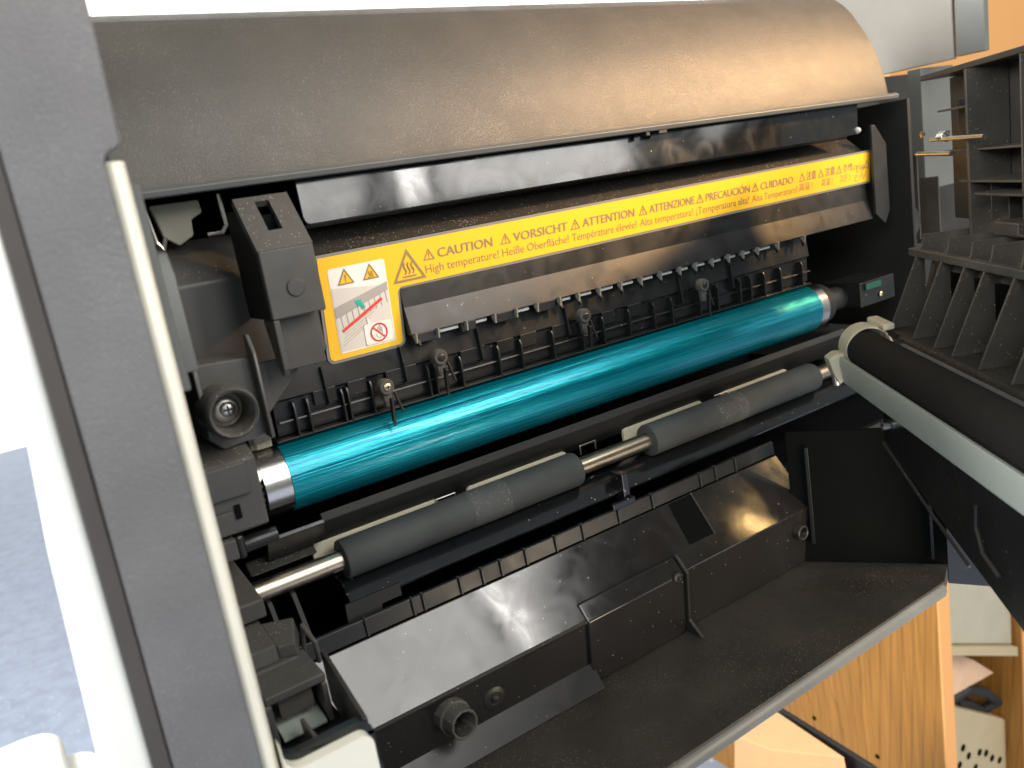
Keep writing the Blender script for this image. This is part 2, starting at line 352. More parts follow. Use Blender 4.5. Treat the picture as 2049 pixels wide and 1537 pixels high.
sub('well_divider', box(nb(), -0.0330, -0.0317, -0.1030, -0.0800, -0.0638, -0.0545), M['framegrey'], LW, bevel=0.0003)
# latch block: open frame with dusty top
LB = mk('latch_block', box(nb(), -0.0415, -0.0212, -0.0775, -0.0560, -0.0475, -0.0445), M['framegrey'], CP, bevel=0.0006)
sub('latch_cheek', box(nb(), -0.0430, -0.0398, -0.0785, -0.058, -0.0640, -0.0470), M['framegrey'], LB, bevel=0.0009)
sub('latch_cheek', box(nb(), -0.0232, -0.0212, -0.0775, -0.058, -0.0620, -0.0477), M['framegrey'], LB, bevel=0.0007)
sub('latch_tongue', box(nb(), -0.0370, -0.0255, -0.0735, -0.0715, -0.0562, -0.0476), M['framegrey'], LB, bevel=0.0004)
sub('latch_plate', poly_prism(nb(), [(-0.0385, -0.0770, -0.0620), (-0.0238, -0.0770, -0.0620), (-0.0238, -0.0770, -0.0608), (-0.0385, -0.0770, -0.0608)],
    [(-0.0385, -0.0640, -0.0590), (-0.0238, -0.0640, -0.0590), (-0.0238, -0.0640, -0.0575), (-0.0385, -0.0640, -0.0575)]), M['palegreen'], LB, bevel=0.0003)

# ---- stepped blocks up the left frame
def block(name, prof, x0, x1, mat, bevel=0.0006): return mk(name, px(nb(), prof, x0, x1), mat, CP, bevel=bevel)
block('stop_block', [(-0.0610, -0.0430), (-0.0600, -0.0372), (-0.0380, -0.0345), (-0.0380, -0.0430)], -0.0460, -0.0303, M['framegrey'])
block('stop_block', [(-0.0632, -0.0560), (-0.0625, -0.0432), (-0.0400, -0.0415), (-0.0400, -0.0560)], -0.0460, -0.0243, M['framegrey'])
mk('wedge_block', poly_prism(nb(), [(-0.0302, -0.0600, -0.0430), (-0.0240, -0.0620, -0.0430), (-0.0190, -0.0480, -0.0430), (-0.0302, -0.0430, -0.0430)],
    [(-0.0302, -0.0600, -0.0385), (-0.0245, -0.0615, -0.0385), (-0.0200, -0.0480, -0.0360), (-0.0302, -0.0430, -0.0360)]), M['framegrey'], CP, bevel=0.0005)
mk('hook', wire(nb(), [(-0.0195, -0.050, -0.050), (-0.0180, -0.050, -0.0395), (-0.0165, -0.056, -0.0445), (-0.0165, -0.056, -0.052)], 0.0009), M['framegrey'], CP)
block('shaft_block', [(-0.0450, -0.0336), (-0.0448, -0.0266), (-0.0020, -0.0215), (-0.0020, -0.0336)], -0.0480, -0.0275, M['framegrey'], 0.0008)
# bearing housing left of the drum
BH = mk('bearing_housing', px(nb(), [(-0.0340, -0.0050), (-0.0345, 0.0210), (-0.0240, 0.0270), (0.010, 0.0270), (0.010, -0.0050)], -0.0480, -0.0165), M['framegrey'], CP, bevel=0.0012, seg=3)
sub('raised_panel', box(nb(), -0.0480, -0.0205, -0.0362, -0.0342, 0.0085, 0.0205), M['framegrey'], BH, bevel=0.0008)
sub('raised_panel', box(nb(), -0.0480, -0.0285, -0.0358, -0.0342, -0.0040, 0.0040), M['framegrey'], BH, bevel=0.0004)
sub('slot', box(nb(), -0.0276, -0.0255, -0.0349, -0.0330, 0.0005, 0.0055), M['pitch'], BH)
sub('lower_step', box(nb(), -0.0480, -0.0300, -0.0370, 0.005, -0.0130, -0.0055), M['framegrey'], BH, bevel=0.0006)
sub('lower_tab', box(nb(), -0.0298, -0.0262, -0.0330, 0.005, -0.0150, -0.0060), M['satin'], BH, bevel=0.0015, seg=3)
sub('guide_fin', pz(nb(), [(-0.0164, -0.030), (-0.0120, -0.020), (-0.0120, 0.004), (-0.0164, 0.004)], 0.0080, 0.0275), M['gloss'], BH, bevel=0.0004)
# screw boss box
SB = mk('boss_plate', py(nb(), [(-0.0300, 0.0300), (-0.0250, 0.0245), (-0.0085, 0.0260), (-0.0085, 0.0545), (-0.0280, 0.0560)], -0.0300, -0.0050), M['framegrey'], CP, bevel=0.0008)
sub('boss_fin', px(nb(), [(-0.0335, 0.0300), (-0.0335, 0.0560), (-0.0315, 0.0605), (-0.0290, 0.0610), (-0.0270, 0.0300)], -0.0300, -0.0280), M['framegrey'], SB, bevel=0.0006)
sub('boss_fin', px(nb(), [(-0.0350, 0.0250), (-0.0350, 0.0560), (-0.0310, 0.0625), (-0.0280, 0.0625), (-0.0280, 0.0250)], -0.0094, -0.0078), M['framegrey'], SB, bevel=0.0006)
bm = lathe(nb(), [(0, 0.0094), (0.0120, 0.0092), (0.0150, 0.0086), (0.0156, 0.0080), (0.0150, 0.0072), (0.0135, 0.0068), (0.004, 0.0062), (0.0, 0.0060)], (-0.0222, -0.0290, 0.0392), (0, -1, 0), 48, closed=True)
sub('screw_tube', bm, M['framegrey'], SB)
sub('washer', lathe(nb(), [(0, 0.0062), (0.0012, 0.0062), (0.0014, 0.0055)], (-0.0222, -0.0302, 0.0392), (0, -1, 0), 36), M['ivory'], SB)
sub('screw_sleeve', lathe(nb(), [(0, 0.0048), (0.004, 0.0044), (0.0046, 0.0036)], (-0.0222, -0.0312, 0.0392), (0, -1, 0), 36), M['chrome'], SB)
def screw(parent, c, r, axis=(0, -1, 0), mat='chrome'):
    c = Vector(c); a = Vector(axis).normalized()
    h = mk('screw', lathe(nb(), [(0, r), (r * 0.35, r), (r * 0.6, r * 0.75), (r * 0.66, r * 0.3)], c, a, 24), M[mat], parent)
    bm = nb()
    p = c + a * (r * 0.60)
    box(bm, p.x - r * 0.6, p.x + r * 0.6, p.y - r * 0.12, p.y + 0.0002, p.z - r * 0.11, p.z + r * 0.11)
    box(bm, p.x - r * 0.11, p.x + r * 0.11, p.y - r * 0.14, p.y + 0.0002, p.z - r * 0.6, p.z + r * 0.6)
    mk('screw_cross', bm, M['matte'], parent)
    return h
screw(SB, (-0.0222, -0.0355, 0.0396), 0.0027)
mk('gusset', py(nb(), [(-0.0076, 0.0275), (-0.0076, 0.0500), (0.0110, 0.0500), (0.0100, 0.0440)], -0.0200, -0.0180), M['framegrey'], CP, bevel=0.0004)

# ---- grey bars behind the trim
mk('side_bar', box(nb(), -0.0470, -0.0400, -0.0800, -0.060, 0.0560, 0.1140), M['greybar'], CP, bevel=0.0008)
mk('side_bar', px(nb(), [(-0.0720, 0.0600), (-0.0720, 0.0880), (-0.0680, 0.0950), (-0.0560, 0.0960), (-0.0400, 0.0960), (-0.0400, 0.0600)], -0.0398, -0.0352), M['greybar'], CP, bevel=0.0006)
# ---- inner frame (dark) so that the machine is closed
FR = mk('inner_frame', px(nb(), [(0.060, -0.24), (0.064, -0.24), (0.064, 0.175), (0.060, 0.175)], -0.0470, 0.4300), M['pitch'], CP)
sub('side_plate', box(nb(), -0.0500, -0.0470, -0.0870, 0.0600, -0.24, 0.1750), M['matte'], FR)
sub('side_plate', box(nb(), 0.4120, 0.4150, -0.0200, 0.0600, -0.0300, 0.1120), M['matte'], FR)
sub('under_plate', box(nb(), -0.0460, 0.4100, -0.0270, 0.0590, -0.0760, -0.0740), M['pitch'], FR)

# ---- rounded top cover
cp_ = [(-0.0200, 0.1150), (-0.0200, 0.1165), (-0.0190, 0.1235), (-0.0175, 0.1304), (-0.0153, 0.1380), (-0.0123, 0.1454), (-0.0090, 0.1522), (-0.0050, 0.1586), (-0.0005, 0.1655), (0.0045, 0.1715), (0.0100, 0.1762), (0.0160, 0.1795), (0.0230, 0.1815), (0.0320, 0.1822), (0.060, 0.1822)]
inner = [(y + 0.0025, z - 0.0022) for y, z in cp_][::-1]
inner[-1] = (-0.0175, 0.1150)
TC = mk('top_cover', px(nb(), cp_ + inner, -0.0420, 0.3920), M['cover'], CP, ang=30, label='rounded grainy brown black top cover')
sub('cover_lip', px(nb(), [(-0.0210, 0.1130), (-0.0218, 0.1150), (-0.0202, 0.1163), (-0.0150, 0.1160), (-0.0150, 0.1130)], -0.0360, 0.4020), M['greybar'], TC, bevel=0.0004)  # lighter grey on the lip paints in its highlight line
sub('end_cap', px(nb(), [(y + 0.0022, z - 0.002) for y, z in cp_[1:]] + [(0.060, 0.1165)], 0.3925, 0.3970), M['satin2'], TC, ang=30)
# flap under the cover
fl = [(0.0262, 0.1135), (0.0262, 0.0990)] + arc(0.0290, 0.0985, 0.0026, 180, 270, 4) + [(0.3700, 0.0960), (0.3730, 0.1135)]
FL = mk('flap', poly_prism(nb(), [(x, -0.0135 - (0.1135 - z) * 0.05, z) for x, z in fl], [(x, -0.0119 - (0.1135 - z) * 0.05, z) for x, z in fl]), M['gloss'], CP, bevel=0.0005, label='long glossy black flap under the cover')
sub('flap_bead', lathe(nb(), [(0, 0.0004), (0.0006, 0.0016), (0.0018, 0.0019), (0.003, 0.0014), (0.0036, 0.0004)], (0.3690, -0.0130, 0.0985), (0.5, -1, -0.2), 14), M['clear'], FL)
sub('flap_nub', box(nb(), 0.1985, 0.2010, -0.0205, -0.0180, 0.1110, 0.1130), M['satin2'], FL, bevel=0.0004)
sub('flap_nub', box(nb(), 0.2065, 0.2120, -0.0208, -0.0180, 0.1112, 0.1130), M['satin2'], FL, bevel=0.0004)
# things seen under the cover at the left end
mk('lever', py(nb(), [(-0.0225, 0.1120), (-0.0045, 0.1120), (-0.0040, 0.1070), (-0.0085, 0.1050), (-0.0090, 0.0990), (-0.0150, 0.0960), (-0.0200, 0.1000)], 0.0080, 0.0110), M['ivory'], CP, bevel=0.0008, label='small ivory plastic lever')
mk('spring_wire', wire(nb(), [(-0.0260, 0.000, 0.1125), (-0.0245, 0.000, 0.0985), (-0.0225, 0.000, 0.0955), (-0.0210, 0.000, 0.1000)], 0.0008), M['chrome'], CP)
mk('spring_wire', wire(nb(), [(0.0010, 0.000, 0.1125), (0.0015, 0.000, 0.1010), (-0.0005, 0.000, 0.0985), (-0.0060, 0.000, 0.0985)], 0.0008), M['chrome'], CP)

# ---- fuser body at left + bracket
block('fuser_end', [(-0.0050, 0.0460), (-0.0050, 0.0820), (0.0050, 0.0920), (0.0200, 0.0975), (0.0400, 0.0975), (0.0400, 0.0460)], -0.0330, 0.0290, M['framegrey'], 0.0015)
bm = nb()
# sloping top made of four bars round the slot
def slope_piece(bm, x0, x1, t0, t1):
    def P(x, t, o): return (x, -0.0190 - 0.0160 * t + o * 0.75, 0.1090 - 0.0192 * t - o * 0.66)
    poly_prism(bm, [P(x0, t0, 0), P(x1, t0, 0), P(x1, t1, 0), P(x0, t1, 0)], [P(x0, t0, 0.003), P(x1, t0, 0.003), P(x1, t1, 0.003), P(x0, t1, 0.003)])
slope_piece(bm, 0.0003, 0.0075, 0, 1); slope_piece(bm, 0.0127, 0.0205, 0, 1); slope_piece(bm, 0.0075, 0.0127, 0, 0.10); slope_piece(bm, 0.0075, 0.0127, 0.66, 1)
BK = mk('bracket', bm, M['framegrey'], CP, bevel=0.0, label='black strap bracket over the fuser with a slot')
sub('bracket_face', box(nb(), 0.0003, 0.0205, -0.0352, -0.0320, 0.0655, 0.0898), M['framegrey'], BK, bevel=0.0007)
sub('bracket_arm', px(nb(), [(-0.0352, 0.0654), (-0.0352, 0.0480), (-0.0330, 0.0445), (-0.0290, 0.0480), (-0.0230, 0.0654)], 0.0003, 0.0027), M['framegrey'], BK, bevel=0.0005)
sub('bracket_recess', box(nb(), 0.0028, 0.0190, -0.0280, -0.0240, 0.0460, 0.0654), M['framegrey'], BK, bevel=0.0005)
sub('bracket_cheek', px(nb(), [(-0.0318, 0.0655), (-0.0318, 0.0880), (-0.0180, 0.1050), (-0.0060, 0.1050), (-0.0060, 0.0655)], 0.0006, 0.0024), M['matte'], BK)
sub('bracket_dimple', lathe(nb(), [(-0.001, 0.0032), (0.0004, 0.0032), (0.0007, 0.0029)], (0.0108, -0.0352, 0.0755), (0, -1, 0), 40), M['framegrey'], BK)
sub('bracket_slot', box(nb(), 0.0070, 0.0130, -0.0230, -0.0215, 0.0880, 0.1020), M['pitch'], BK)

# ---- fuser cover carrying the warning label
yl = lambda z: -0.0080 - 0.10 * (z - 0.083)          # label plane: leans in a little towards the bottom
FC = mk('fuser_cover', px(nb(), [(yl(0.083) + 0.0002, 0.0838), (yl(0.066) + 0.0002, 0.0655), (-0.0070, 0.0560), (-0.0098, 0.0446), (-0.0085, 0.0440), (0.0080, 0.0480), (0.0080, 0.0945), (0.0058, 0.0945)], 0.0640, 0.3860), M['satin'], CP, ang=6)
mk('fuser_cover_end', px(nb(), [(yl(0.083) + 0.0002, 0.0838), (yl(0.040) + 0.0002, 0.0400), (0.0080, 0.0400), (0.0080, 0.0945), (0.0058, 0.0945)], 0.0285, 0.0639), M['satin'], CP, bevel=0.0005)
mk('fuser_top_dust', px(nb(), [(-0.0076, 0.0842), (0.0054, 0.0949), (0.0058, 0.0949), (-0.0074, 0.0842)], 0.0290, 0.3860), M['dusty'], CP)
mk('fuser_ridge', px(nb(), [(0.0045, 0.0945), (0.0040, 0.0958), (0.0056, 0.0962), (0.0075, 0.0950)], 0.0290, 0.3860), M['satin2'], CP)
mk('vent_strip', px(nb(), [(-0.0010, 0.0962), (-0.0014, 0.0972), (0.0004, 0.0976), (0.0004, 0.0962)], 0.0560, 0.3500), M['chrome'], CP)
mk('end_plate', py(nb(), [(0.3870, 0.0470), (0.3960, 0.0400), (0.4010, 0.0480), (0.4010, 0.0880), (0.3905, 0.1000), (0.3870, 0.1000)], -0.0120, -0.0100), M['satin2'], CP, bevel=0.0004)
# separator tabs and fins beneath the lip
for x0, x1 in ((0.0650, 0.0775), (0.0885, 0.0960), (0.1058, 0.1185), (0.1300, 0.1400)):
    mk('lip_tab', px(nb(), [(-0.0098, 0.0446), (-0.0085, 0.0400), (-0.0060, 0.0400), (-0.0060, 0.0446)], x0, x1), M['satin2'], CP, bevel=0.0006)
finx = [0.0649, 0.0755, 0.0898, 0.1046, 0.1163, 0.1280, 0.1411, 0.1522, 0.1651, 0.1788, 0.1921, 0.2054, 0.2190, 0.2304, 0.2429, 0.2553, 0.2667, 0.2786, 0.2955, 0.3184]
f0 = mk('fin', px(nb(), [(-0.0118, 0.0450), (-0.0112, 0.0408), (-0.0106, 0.0408), (-0.0070, 0.0450)], 0.0, 0.0007), M['pale'], CP)
f0.location.x = finx[0]
for x in finx[1:]: dup(f0, x - finx[0])
f1 = mk('fin_post', px(nb(), [(-0.0085, 0.0450), (-0.0095, 0.0395), (-0.0080, 0.0385), (-0.0060, 0.0450)], 0.0, 0.0010), M['satin2'], CP)
f1.location.x = finx[0] + 0.0018
for x in finx[6:]: dup(f1, x - finx[0])
for a, b_ in zip(finx[:-1], finx[1:]):
    if 0.008 < b_ - a < 0.02 and not any(x0 - 0.002 < (a + b_) / 2 < x1 + 0.002 for x0, x1 in ((0.0650, 0.0775), (0.1058, 0.1185), (0.1300, 0.1400))):
        mk('exit_roller', rod(nb(), (a + 0.0026, -0.0062, 0.0429), (b_ - 0.0018, -0.0062, 0.0429), 0.0009, 12), M['white'], CP)

# ---- paper guide above the drum
PG = mk('paper_guide', px(nb(), [(-0.0032, 0.0440), (-0.0046, 0.0312), (-0.0028, 0.0306), (-0.0020, 0.0165), (0.0030, 0.0165), (0.0030, 0.0440)], 0.0020, 0.3300), M['satin'], CP, bevel=0.0004, label='ribbed black paper guide behind the drum')
sub('guide_ledge', px(nb(), [(-0.0046, 0.0222), (-0.0044, 0.0228), (-0.0015, 0.0231), (-0.0015, 0.0222)], 0.0030, 0.3300), M['satin'], PG)
sub('guide_bottom', px(nb(), [(-0.0060, 0.0150), (-0.0060, 0.0158), (0.0020, 0.0166), (0.0020, 0.0155)], 0.0000, 0.3280), M['satin'], PG, bevel=0.0002)
ribx = [0.0095, 0.0152, 0.0300, 0.0325, 0.0430, 0.0700, 0.0735, 0.0866, 0.1067, 0.1193, 0.1377, 0.1556, 0.1688, 0.1860, 0.2028, 0.2155, 0.2359, 0.2498, 0.2676, 0.2763, 0.2878, 0.3019, 0.3207]
r0 = mk('rib', px(nb(), [(-0.0062, 0.0150), (-0.0066, 0.0275), (-0.0056, 0.0296), (-0.0018, 0.0296), (-0.0018, 0.0155)], -0.00045, 0.00045), M['satin'], PG, bevel=0.0002)
r0.location.x = ribx[0]
for x in ribx[1:]: dup(r0, x - ribx[0])
for x in (0.0240, 0.0595, 0.0980, 0.1475, 0.2230, 0.2620):
    sub('long_rib', px(nb(), [(-0.0072, 0.0255), (-0.0058, 0.0400), (-0.0010, 0.0410), (-0.0010, 0.0235)], x - 0.0005, x + 0.0005), M['satin'], PG, bevel=0.0003)
for x0, x1, z0, z1 in ((0.0120, 0.0215, 0.0345, 0.0370), (0.1080, 0.1160, 0.0345, 0.0368), (0.2000, 0.2090, 0.0340, 0.0365)):
    sub('guide_slot', poly_prism(nb(), [(x0, -0.0041, z0), (x1, -0.0041, z0), (x1, -0.0034, z1), (x0, -0.0034, z1)], [(x0, -0.002, z0), (x1, -0.002, z0), (x1, -0.001, z1), (x0, -0.001, z1)]), M['pitch'], PG)
for x0, x1 in ((0.0185, 0.0285), (0.0335, 0.0420), (0.0510, 0.0660), (0.0880, 0.1010), (0.1075, 0.1170), (0.1205, 0.1300), (0.1390, 0.1470), (0.1700, 0.1780), (0.1870, 0.1960)):
    sub('guide_pad', px(nb(), [(-0.0044, 0.0252), (-0.0047, 0.0314), (-0.0020, 0.0314), (-0.0020, 0.0252)], x0, x1), M['satin'], PG, bevel=0.0004)
# separation claws with their screws
def claw(x, z, scr):
    K = mk('claw', lathe(nb(), [(0, 0.0034), (0.0030, 0.0034), (0.0036, 0.0030)], (x, -0.0085, z), (0, -1, 0), 28), M['framegrey'], PG, label=None)
    K2 = []
    bm = nb()
    py(bm, [(x - 0.0022, z - 0.001), (x + 0.0022, z - 0.001), (x + 0.0018, z - 0.0085), (x - 0.0014, z - 0.0085)], -0.0108, -0.0085)
    mk('claw_body', bm, M['framegrey'], PG, bevel=0.0003)
    mk('claw_tip', poly_prism(nb(), [(x - 0.0006, -0.0150, z - 0.0050), (x - 0.0006, -0.0125, z - 0.0045), (x - 0.0014, -0.0130, z - 0.0135), (x - 0.0014, -0.0146, z - 0.0165)],
        [(x + 0.0008, -0.0150, z - 0.0050), (x + 0.0008, -0.0125, z - 0.0045), (x - 0.0002, -0.0130, z - 0.0135), (x - 0.0002, -0.0146, z - 0.0165)]), M['satin'], PG, bevel=0.0003)
    mk('claw_arm', poly_prism(nb(), [(x + 0.0030, -0.0110, z - 0.003), (x + 0.0030, -0.0095, z - 0.003), (x + 0.0048, -0.0105, z - 0.012), (x + 0.0048, -0.0120, z - 0.012)],
        [(x + 0.0040, -0.0110, z - 0.003), (x + 0.0040, -0.0095, z - 0.003), (x + 0.0058, -0.0105, z - 0.012), (x + 0.0058, -0.0120, z - 0.012)]), M['satin2'], PG, bevel=0.0003)
    screw(PG, (x, -0.0118, z), 0.0017, mat=scr)
claw(0.0475, 0.0264, 'brass'); claw(0.0745, 0.0325, 'satin'); claw(0.1542, 0.0334, 'satin'); claw(0.2347, 0.0325, 'satin')

# ---- drum
DR = mk('drum', lathe(nb(), [(0.0, 0.0145), (0.3260, 0.0145)], (0.0, 0, 0), (1, 0, 0), 160), M['drum'], CP, ang=30, label='shiny teal photoconductor drum')
sub('drum_ring', lathe(nb(), [(-0.0108, 0.0137), (-0.0104, 0.0143), (-0.0002, 0.0143)], (0, 0, 0), (1, 0, 0), 96), M['ring'], DR, label='bare silver end ring of the drum')
sub('drum_ring', lathe(nb(), [(0.3262, 0.0143), (0.3330, 0.0143), (0.3334, 0.0137)], (0, 0, 0), (1, 0, 0), 96), M['ring'], DR)
G = sub('drum_gear', lathe(nb(), [(-0.0160, 0.0115), (-0.0110, 0.0115)], (0, 0, 0), (1, 0, 0), 48), M['matte'], DR)
t0 = sub('gear_tooth', box(nb(), -0.0155, -0.0112, -0.0134, -0.0110, -0.0006, 0.0006), M['satin'], DR)
for k in range(1, 30):
    c = dup(t0); c.rotation_euler.x = 2 * math.pi * k / 30
sub('drum_cap', lathe(nb(), [(0.3336, 0.0120), (0.3420, 0.0120), (0.3425, 0.0070), (0.36, 0.0070)], (0, 0, 0), (1, 0, 0), 48), M['matte'], DR)
mk('felt_pad', box(nb(), -0.0085, -0.0020, -0.0060, 0.0010, 0.0148, 0.0185), M['frit'], CP, bevel=0.0006)
mk('drum_plate', box(nb(), -0.0170, -0.0010, -0.0085, 0.0040, 0.0186, 0.0270), M['framegrey'], CP, bevel=0.0005)
# ---- plate under the drum
mk('drum_shield', px(nb(), [(-0.0100, -0.0165), (-0.0110, -0.0200), (-0.0020, -0.0330), (0.0000, -0.0320), (-0.0060, -0.0185)], 0.0090, 0.3500), M['matte'], CP, bevel=0.0004)
mk('shield_arm', px(nb(), [(-0.0140, -0.0175), (-0.0150, -0.0190), (-0.0100, -0.0280), (-0.0070, -0.0270)], -0.0150, 0.0088), M['satin'], CP, bevel=0.0004)
mk('shield_pin', rod(nb(), (-0.026, -0.012, -0.0175), (-0.010, -0.012, -0.0175), 0.0032, 24), M['satin'], CP)

# ---- registration roller
RR = mk('registration_roller', rod(nb(), (-0.0270, -0.0150, -0.0365), (0.3420, -0.0150, -0.0365), 0.0042, 48), M['steel'], CP, label='registration roller of grey rubber on a steel shaft')
def sleeve(x0, x1, worn):
    sub('rubber_sleeve', lathe(nb(), [(x0, 0.0062), (x0 + 0.0004, 0.0079), (x0 + 0.0012, 0.0082), (x1 - 0.0012, 0.0082), (x1 - 0.0004, 0.0079), (x1, 0.0062)], (0, -0.0150, -0.0365), (1, 0, 0), 72), M['rubber'], RR)
    sub('worn_band', lathe(nb(), [(worn[0], 0.0081), (worn[0] + 0.0006, 0.00826), (worn[1] - 0.0006, 0.00826), (worn[1], 0.0081)], (0, -0.0150, -0.0365), (1, 0, 0), 72), M['rubberworn'], RR)
sleeve(0.0118, 0.1330, (0.0715, 0.0915)); sleeve(0.1790, 0.3100, (0.2250, 0.2470))
for x0, x1 in ((0.0040, 0.0640), (0.0790, 0.1360), (0.1730, 0.2300), (0.2460, 0.3010)):
    mk('roller_guide', py(nb(), rrect(x0, x1, -0.0430, -0.0302, 0.0022), -0.0052, -0.0032), M['ivory'], CP, bevel=0.0003)
for x in (0.0625, 0.1440, 0.2390):
    mk('clip_wire', wire(nb(), [(x, -0.0060, -0.0345), (x, -0.0060, -0.0300), (x + 0.0095, -0.0060, -0.0300), (x + 0.0095, -0.0060, -0.0345)], 0.0004), M['chrome'], CP)
mk('shaft_guard', px(nb(), [(-0.0080, -0.0330), (-0.0120, -0.0310), (-0.0060, -0.0270), (0.0, -0.0290)], -0.0230, 0.0040), M['dusty'], CP, bevel=0.0004)
# glossy chute under the roller
mk('chute', px(nb(), [(-0.0250, -0.0520), (-0.0180, -0.0455), (-0.0100, -0.0440), (-0.0100, -0.0455), (-0.0175, -0.0470), (-0.0245, -0.0530)], 0.0090, 0.3400), M['gloss'], CP, ang=60, label='glossy black chute under the roller')
mk('chute_flap', py(nb(), [(0.0060, -0.0505), (0.0300, -0.0505), (0.0300, -0.0560), (0.0210, -0.0560), (0.0205, -0.0600), (0.0055, -0.0650)], -0.0260, -0.0250), M['matte'], CP)
mk('chute_clip', box(nb(), 0.1490, 0.1530, -0.0290, -0.0200, -0.0560, -0.0420), M['gloss'], CP, bevel=0.0005)
mk('chute_clip', box(nb(), 0.1400, 0.1540, -0.0310, -0.0285, -0.0575, -0.0540), M['gloss'], CP, bevel=0.0005)
for x0 in (-0.0215, -0.0120):
    mk('frame_fin', px(nb(), [(-0.030, -0.055), (-0.020, -0.040), (-0.005, -0.040), (-0.005, -0.055)], x0, x0 + 0.002), M['matte'], CP, bevel=0.0003)

# ---- tray panel below
XR = 0.2480
TP = mk('tray_panel', px(nb(), [(-0.0300, -0.0654), (-0.0510, -0.0904), (-0.0475, -0.1218), (-0.0440, -0.1218), (-0.0465, -0.0915), (-0.0265, -0.0668)], -0.0185, 0.2560), M['tray'], CP, bevel=0.0006, label='glossy black sloping panel of the tray')
sub('tray_lip', px(nb(), [(-0.0292, -0.0652), (-0.0286, -0.0580), (-0.0272, -0.0576), (-0.0262, -0.0585), (-0.0262, -0.0652)], -0.0160, 0.2560), M['satin'], TP, bevel=0.0003)
lr = None
for x in (0.0115, 0.0325, 0.0374, 0.0552, 0.0663, 0.0760, 0.0893, 0.1060, 0.1217, 0.1437, 0.1656, 0.1990, 0.2100, 0.2250):
    if lr is None:
        lr = sub('lip_rib', px(nb(), [(-0.0302, -0.0650), (-0.0298, -0.0580), (-0.0284, -0.0572), (-0.0270, -0.0575), (-0.0270, -0.0650)], -0.0005, 0.0005), M['satin2'], TP, bevel=0.0002); lr.location.x = x
    else:
        c = dup(lr); c.location.x = x
# slot in the slope, its shade put in as a black patch
def onslope(x, t, o=0.0): # t 0..1 down the slope
    y = -0.0300 - 0.0210 * t; z = -0.0654 - 0.0250 * t
    return (x, y - o * 0.766, z + o * 0.643)
def slope_quad(bm, pts, o0, o1): return poly_prism(bm, [onslope(x, t, o0) for x, t in pts], [onslope(x, t, o1) for x, t in pts])
sub('slot_dark_patch', slope_quad(nb(), [(0.1745, 0.02), (0.1890, 0.02), (0.1880, 0.70), (0.1725, 0.70)], -0.0005, 0.0004), M['pitch'], TP)
sub('slot_edge', slope_quad(nb(), [(0.1892, 0.0), (0.1902, 0.0), (0.1893, 0.72), (0.1882, 0.72)], -0.0005, 0.0012), M['satin2'], TP, bevel=0.0002)
sub('panel_seam', px(nb(), [(-0.0508, -0.0896), (-0.0520, -0.0905), (-0.0518, -0.0914), (-0.0505, -0.0912)], -0.0170, 0.1028), M['satin2'], TP)
RP = mk('raised_box', px(nb(), [(-0.0500, -0.1217), (-0.0530, -0.0902), (-0.0470, -0.0834), (-0.0450, -0.0840), (-0.0505, -0.0908), (-0.0478, -0.1217)], 0.1010, 0.1590), M['tray'], CP, bevel=0.0007)
mk('box_flange', px(nb(), [(-0.0600, -0.1217), (-0.0522, -0.1150), (-0.0546, -0.0898), (-0.0478, -0.0822), (-0.0450, -0.0842), (-0.0505, -0.0912), (-0.0480, -0.1217)], 0.1592, 0.1610), M['satin2'], CP, bevel=0.0004)
mk('panel_foot', px(nb(), [(-0.0560, -0.1217), (-0.0483, -0.1120), (-0.0479, -0.1217)], -0.0180, 0.1028), M['satin'], CP, bevel=0.0004)
# keyed boss
bm = lathe(nb(), [(0, 0.0076), (0.0070, 0.0074), (0.0072, 0.0064), (0.0135, 0.0062), (0.0140, 0.0058), (0.0138, 0.0050), (0.0020, 0.0048), (0.0, 0.0048)], (0.0300, -0.0476, -0.1005), (0.06, -1, 0.05), 12, closed=True)
KB = mk('keyed_boss', bm, M['framegrey'], CP, bevel=0.0003, ang=25)
sub('boss_key', box(nb(), 0.0280, 0.0340, -0.0606, -0.0500, -0.1056, -0.1036), M['satin2'], KB, bevel=0.0002)
def dome(c, r, mat='satin2'):
    o = mk('screw_dome', lathe(nb(), [(0, r), (0.0008, r * 0.95), (0.0012, r * 0.55), (0.0009, r * 0.5), (0.0009, r * 0.30), (0.0022, r * 0.28), (0.0025, r * 0.1)], c, (0, -1, 0), 28), M[mat], CP)
    return o
dome((0.0510, -0.0492, -0.1035), 0.0052); dome((0.1545, -0.0530, -0.0905), 0.0026)
mk('ring_boss', lathe(nb(), [(0, 0.0042), (0.006, 0.0040), (0.0064, 0.0034), (0.006, 0.0028), (0.0, 0.0026)], (0.2440, -0.0478, -0.1010), (0, -1, 0), 28, closed=True), M['satin2'], CP)
# shelf
SH = mk('tray_shelf', pz(nb(), [(-0.0190, -0.0440), (-0.0190, -0.1118), (0.2735, -0.1118), (0.2950, -0.1020), (0.2520, -0.0420)], -0.1290, -0.1220), M['shelf'], CP, bevel=0.0004, label='dusty textured black shelf')
sub('shelf_edge', px(nb(), [(-0.1112, -0.1228), (-0.1130, -0.1240), (-0.1136, -0.1262), (-0.1128, -0.1292), (-0.1118, -0.1292)], -0.0190, 0.2725), M['greybar'], SH, ang=60, label='worn grey front edge of the shelf')
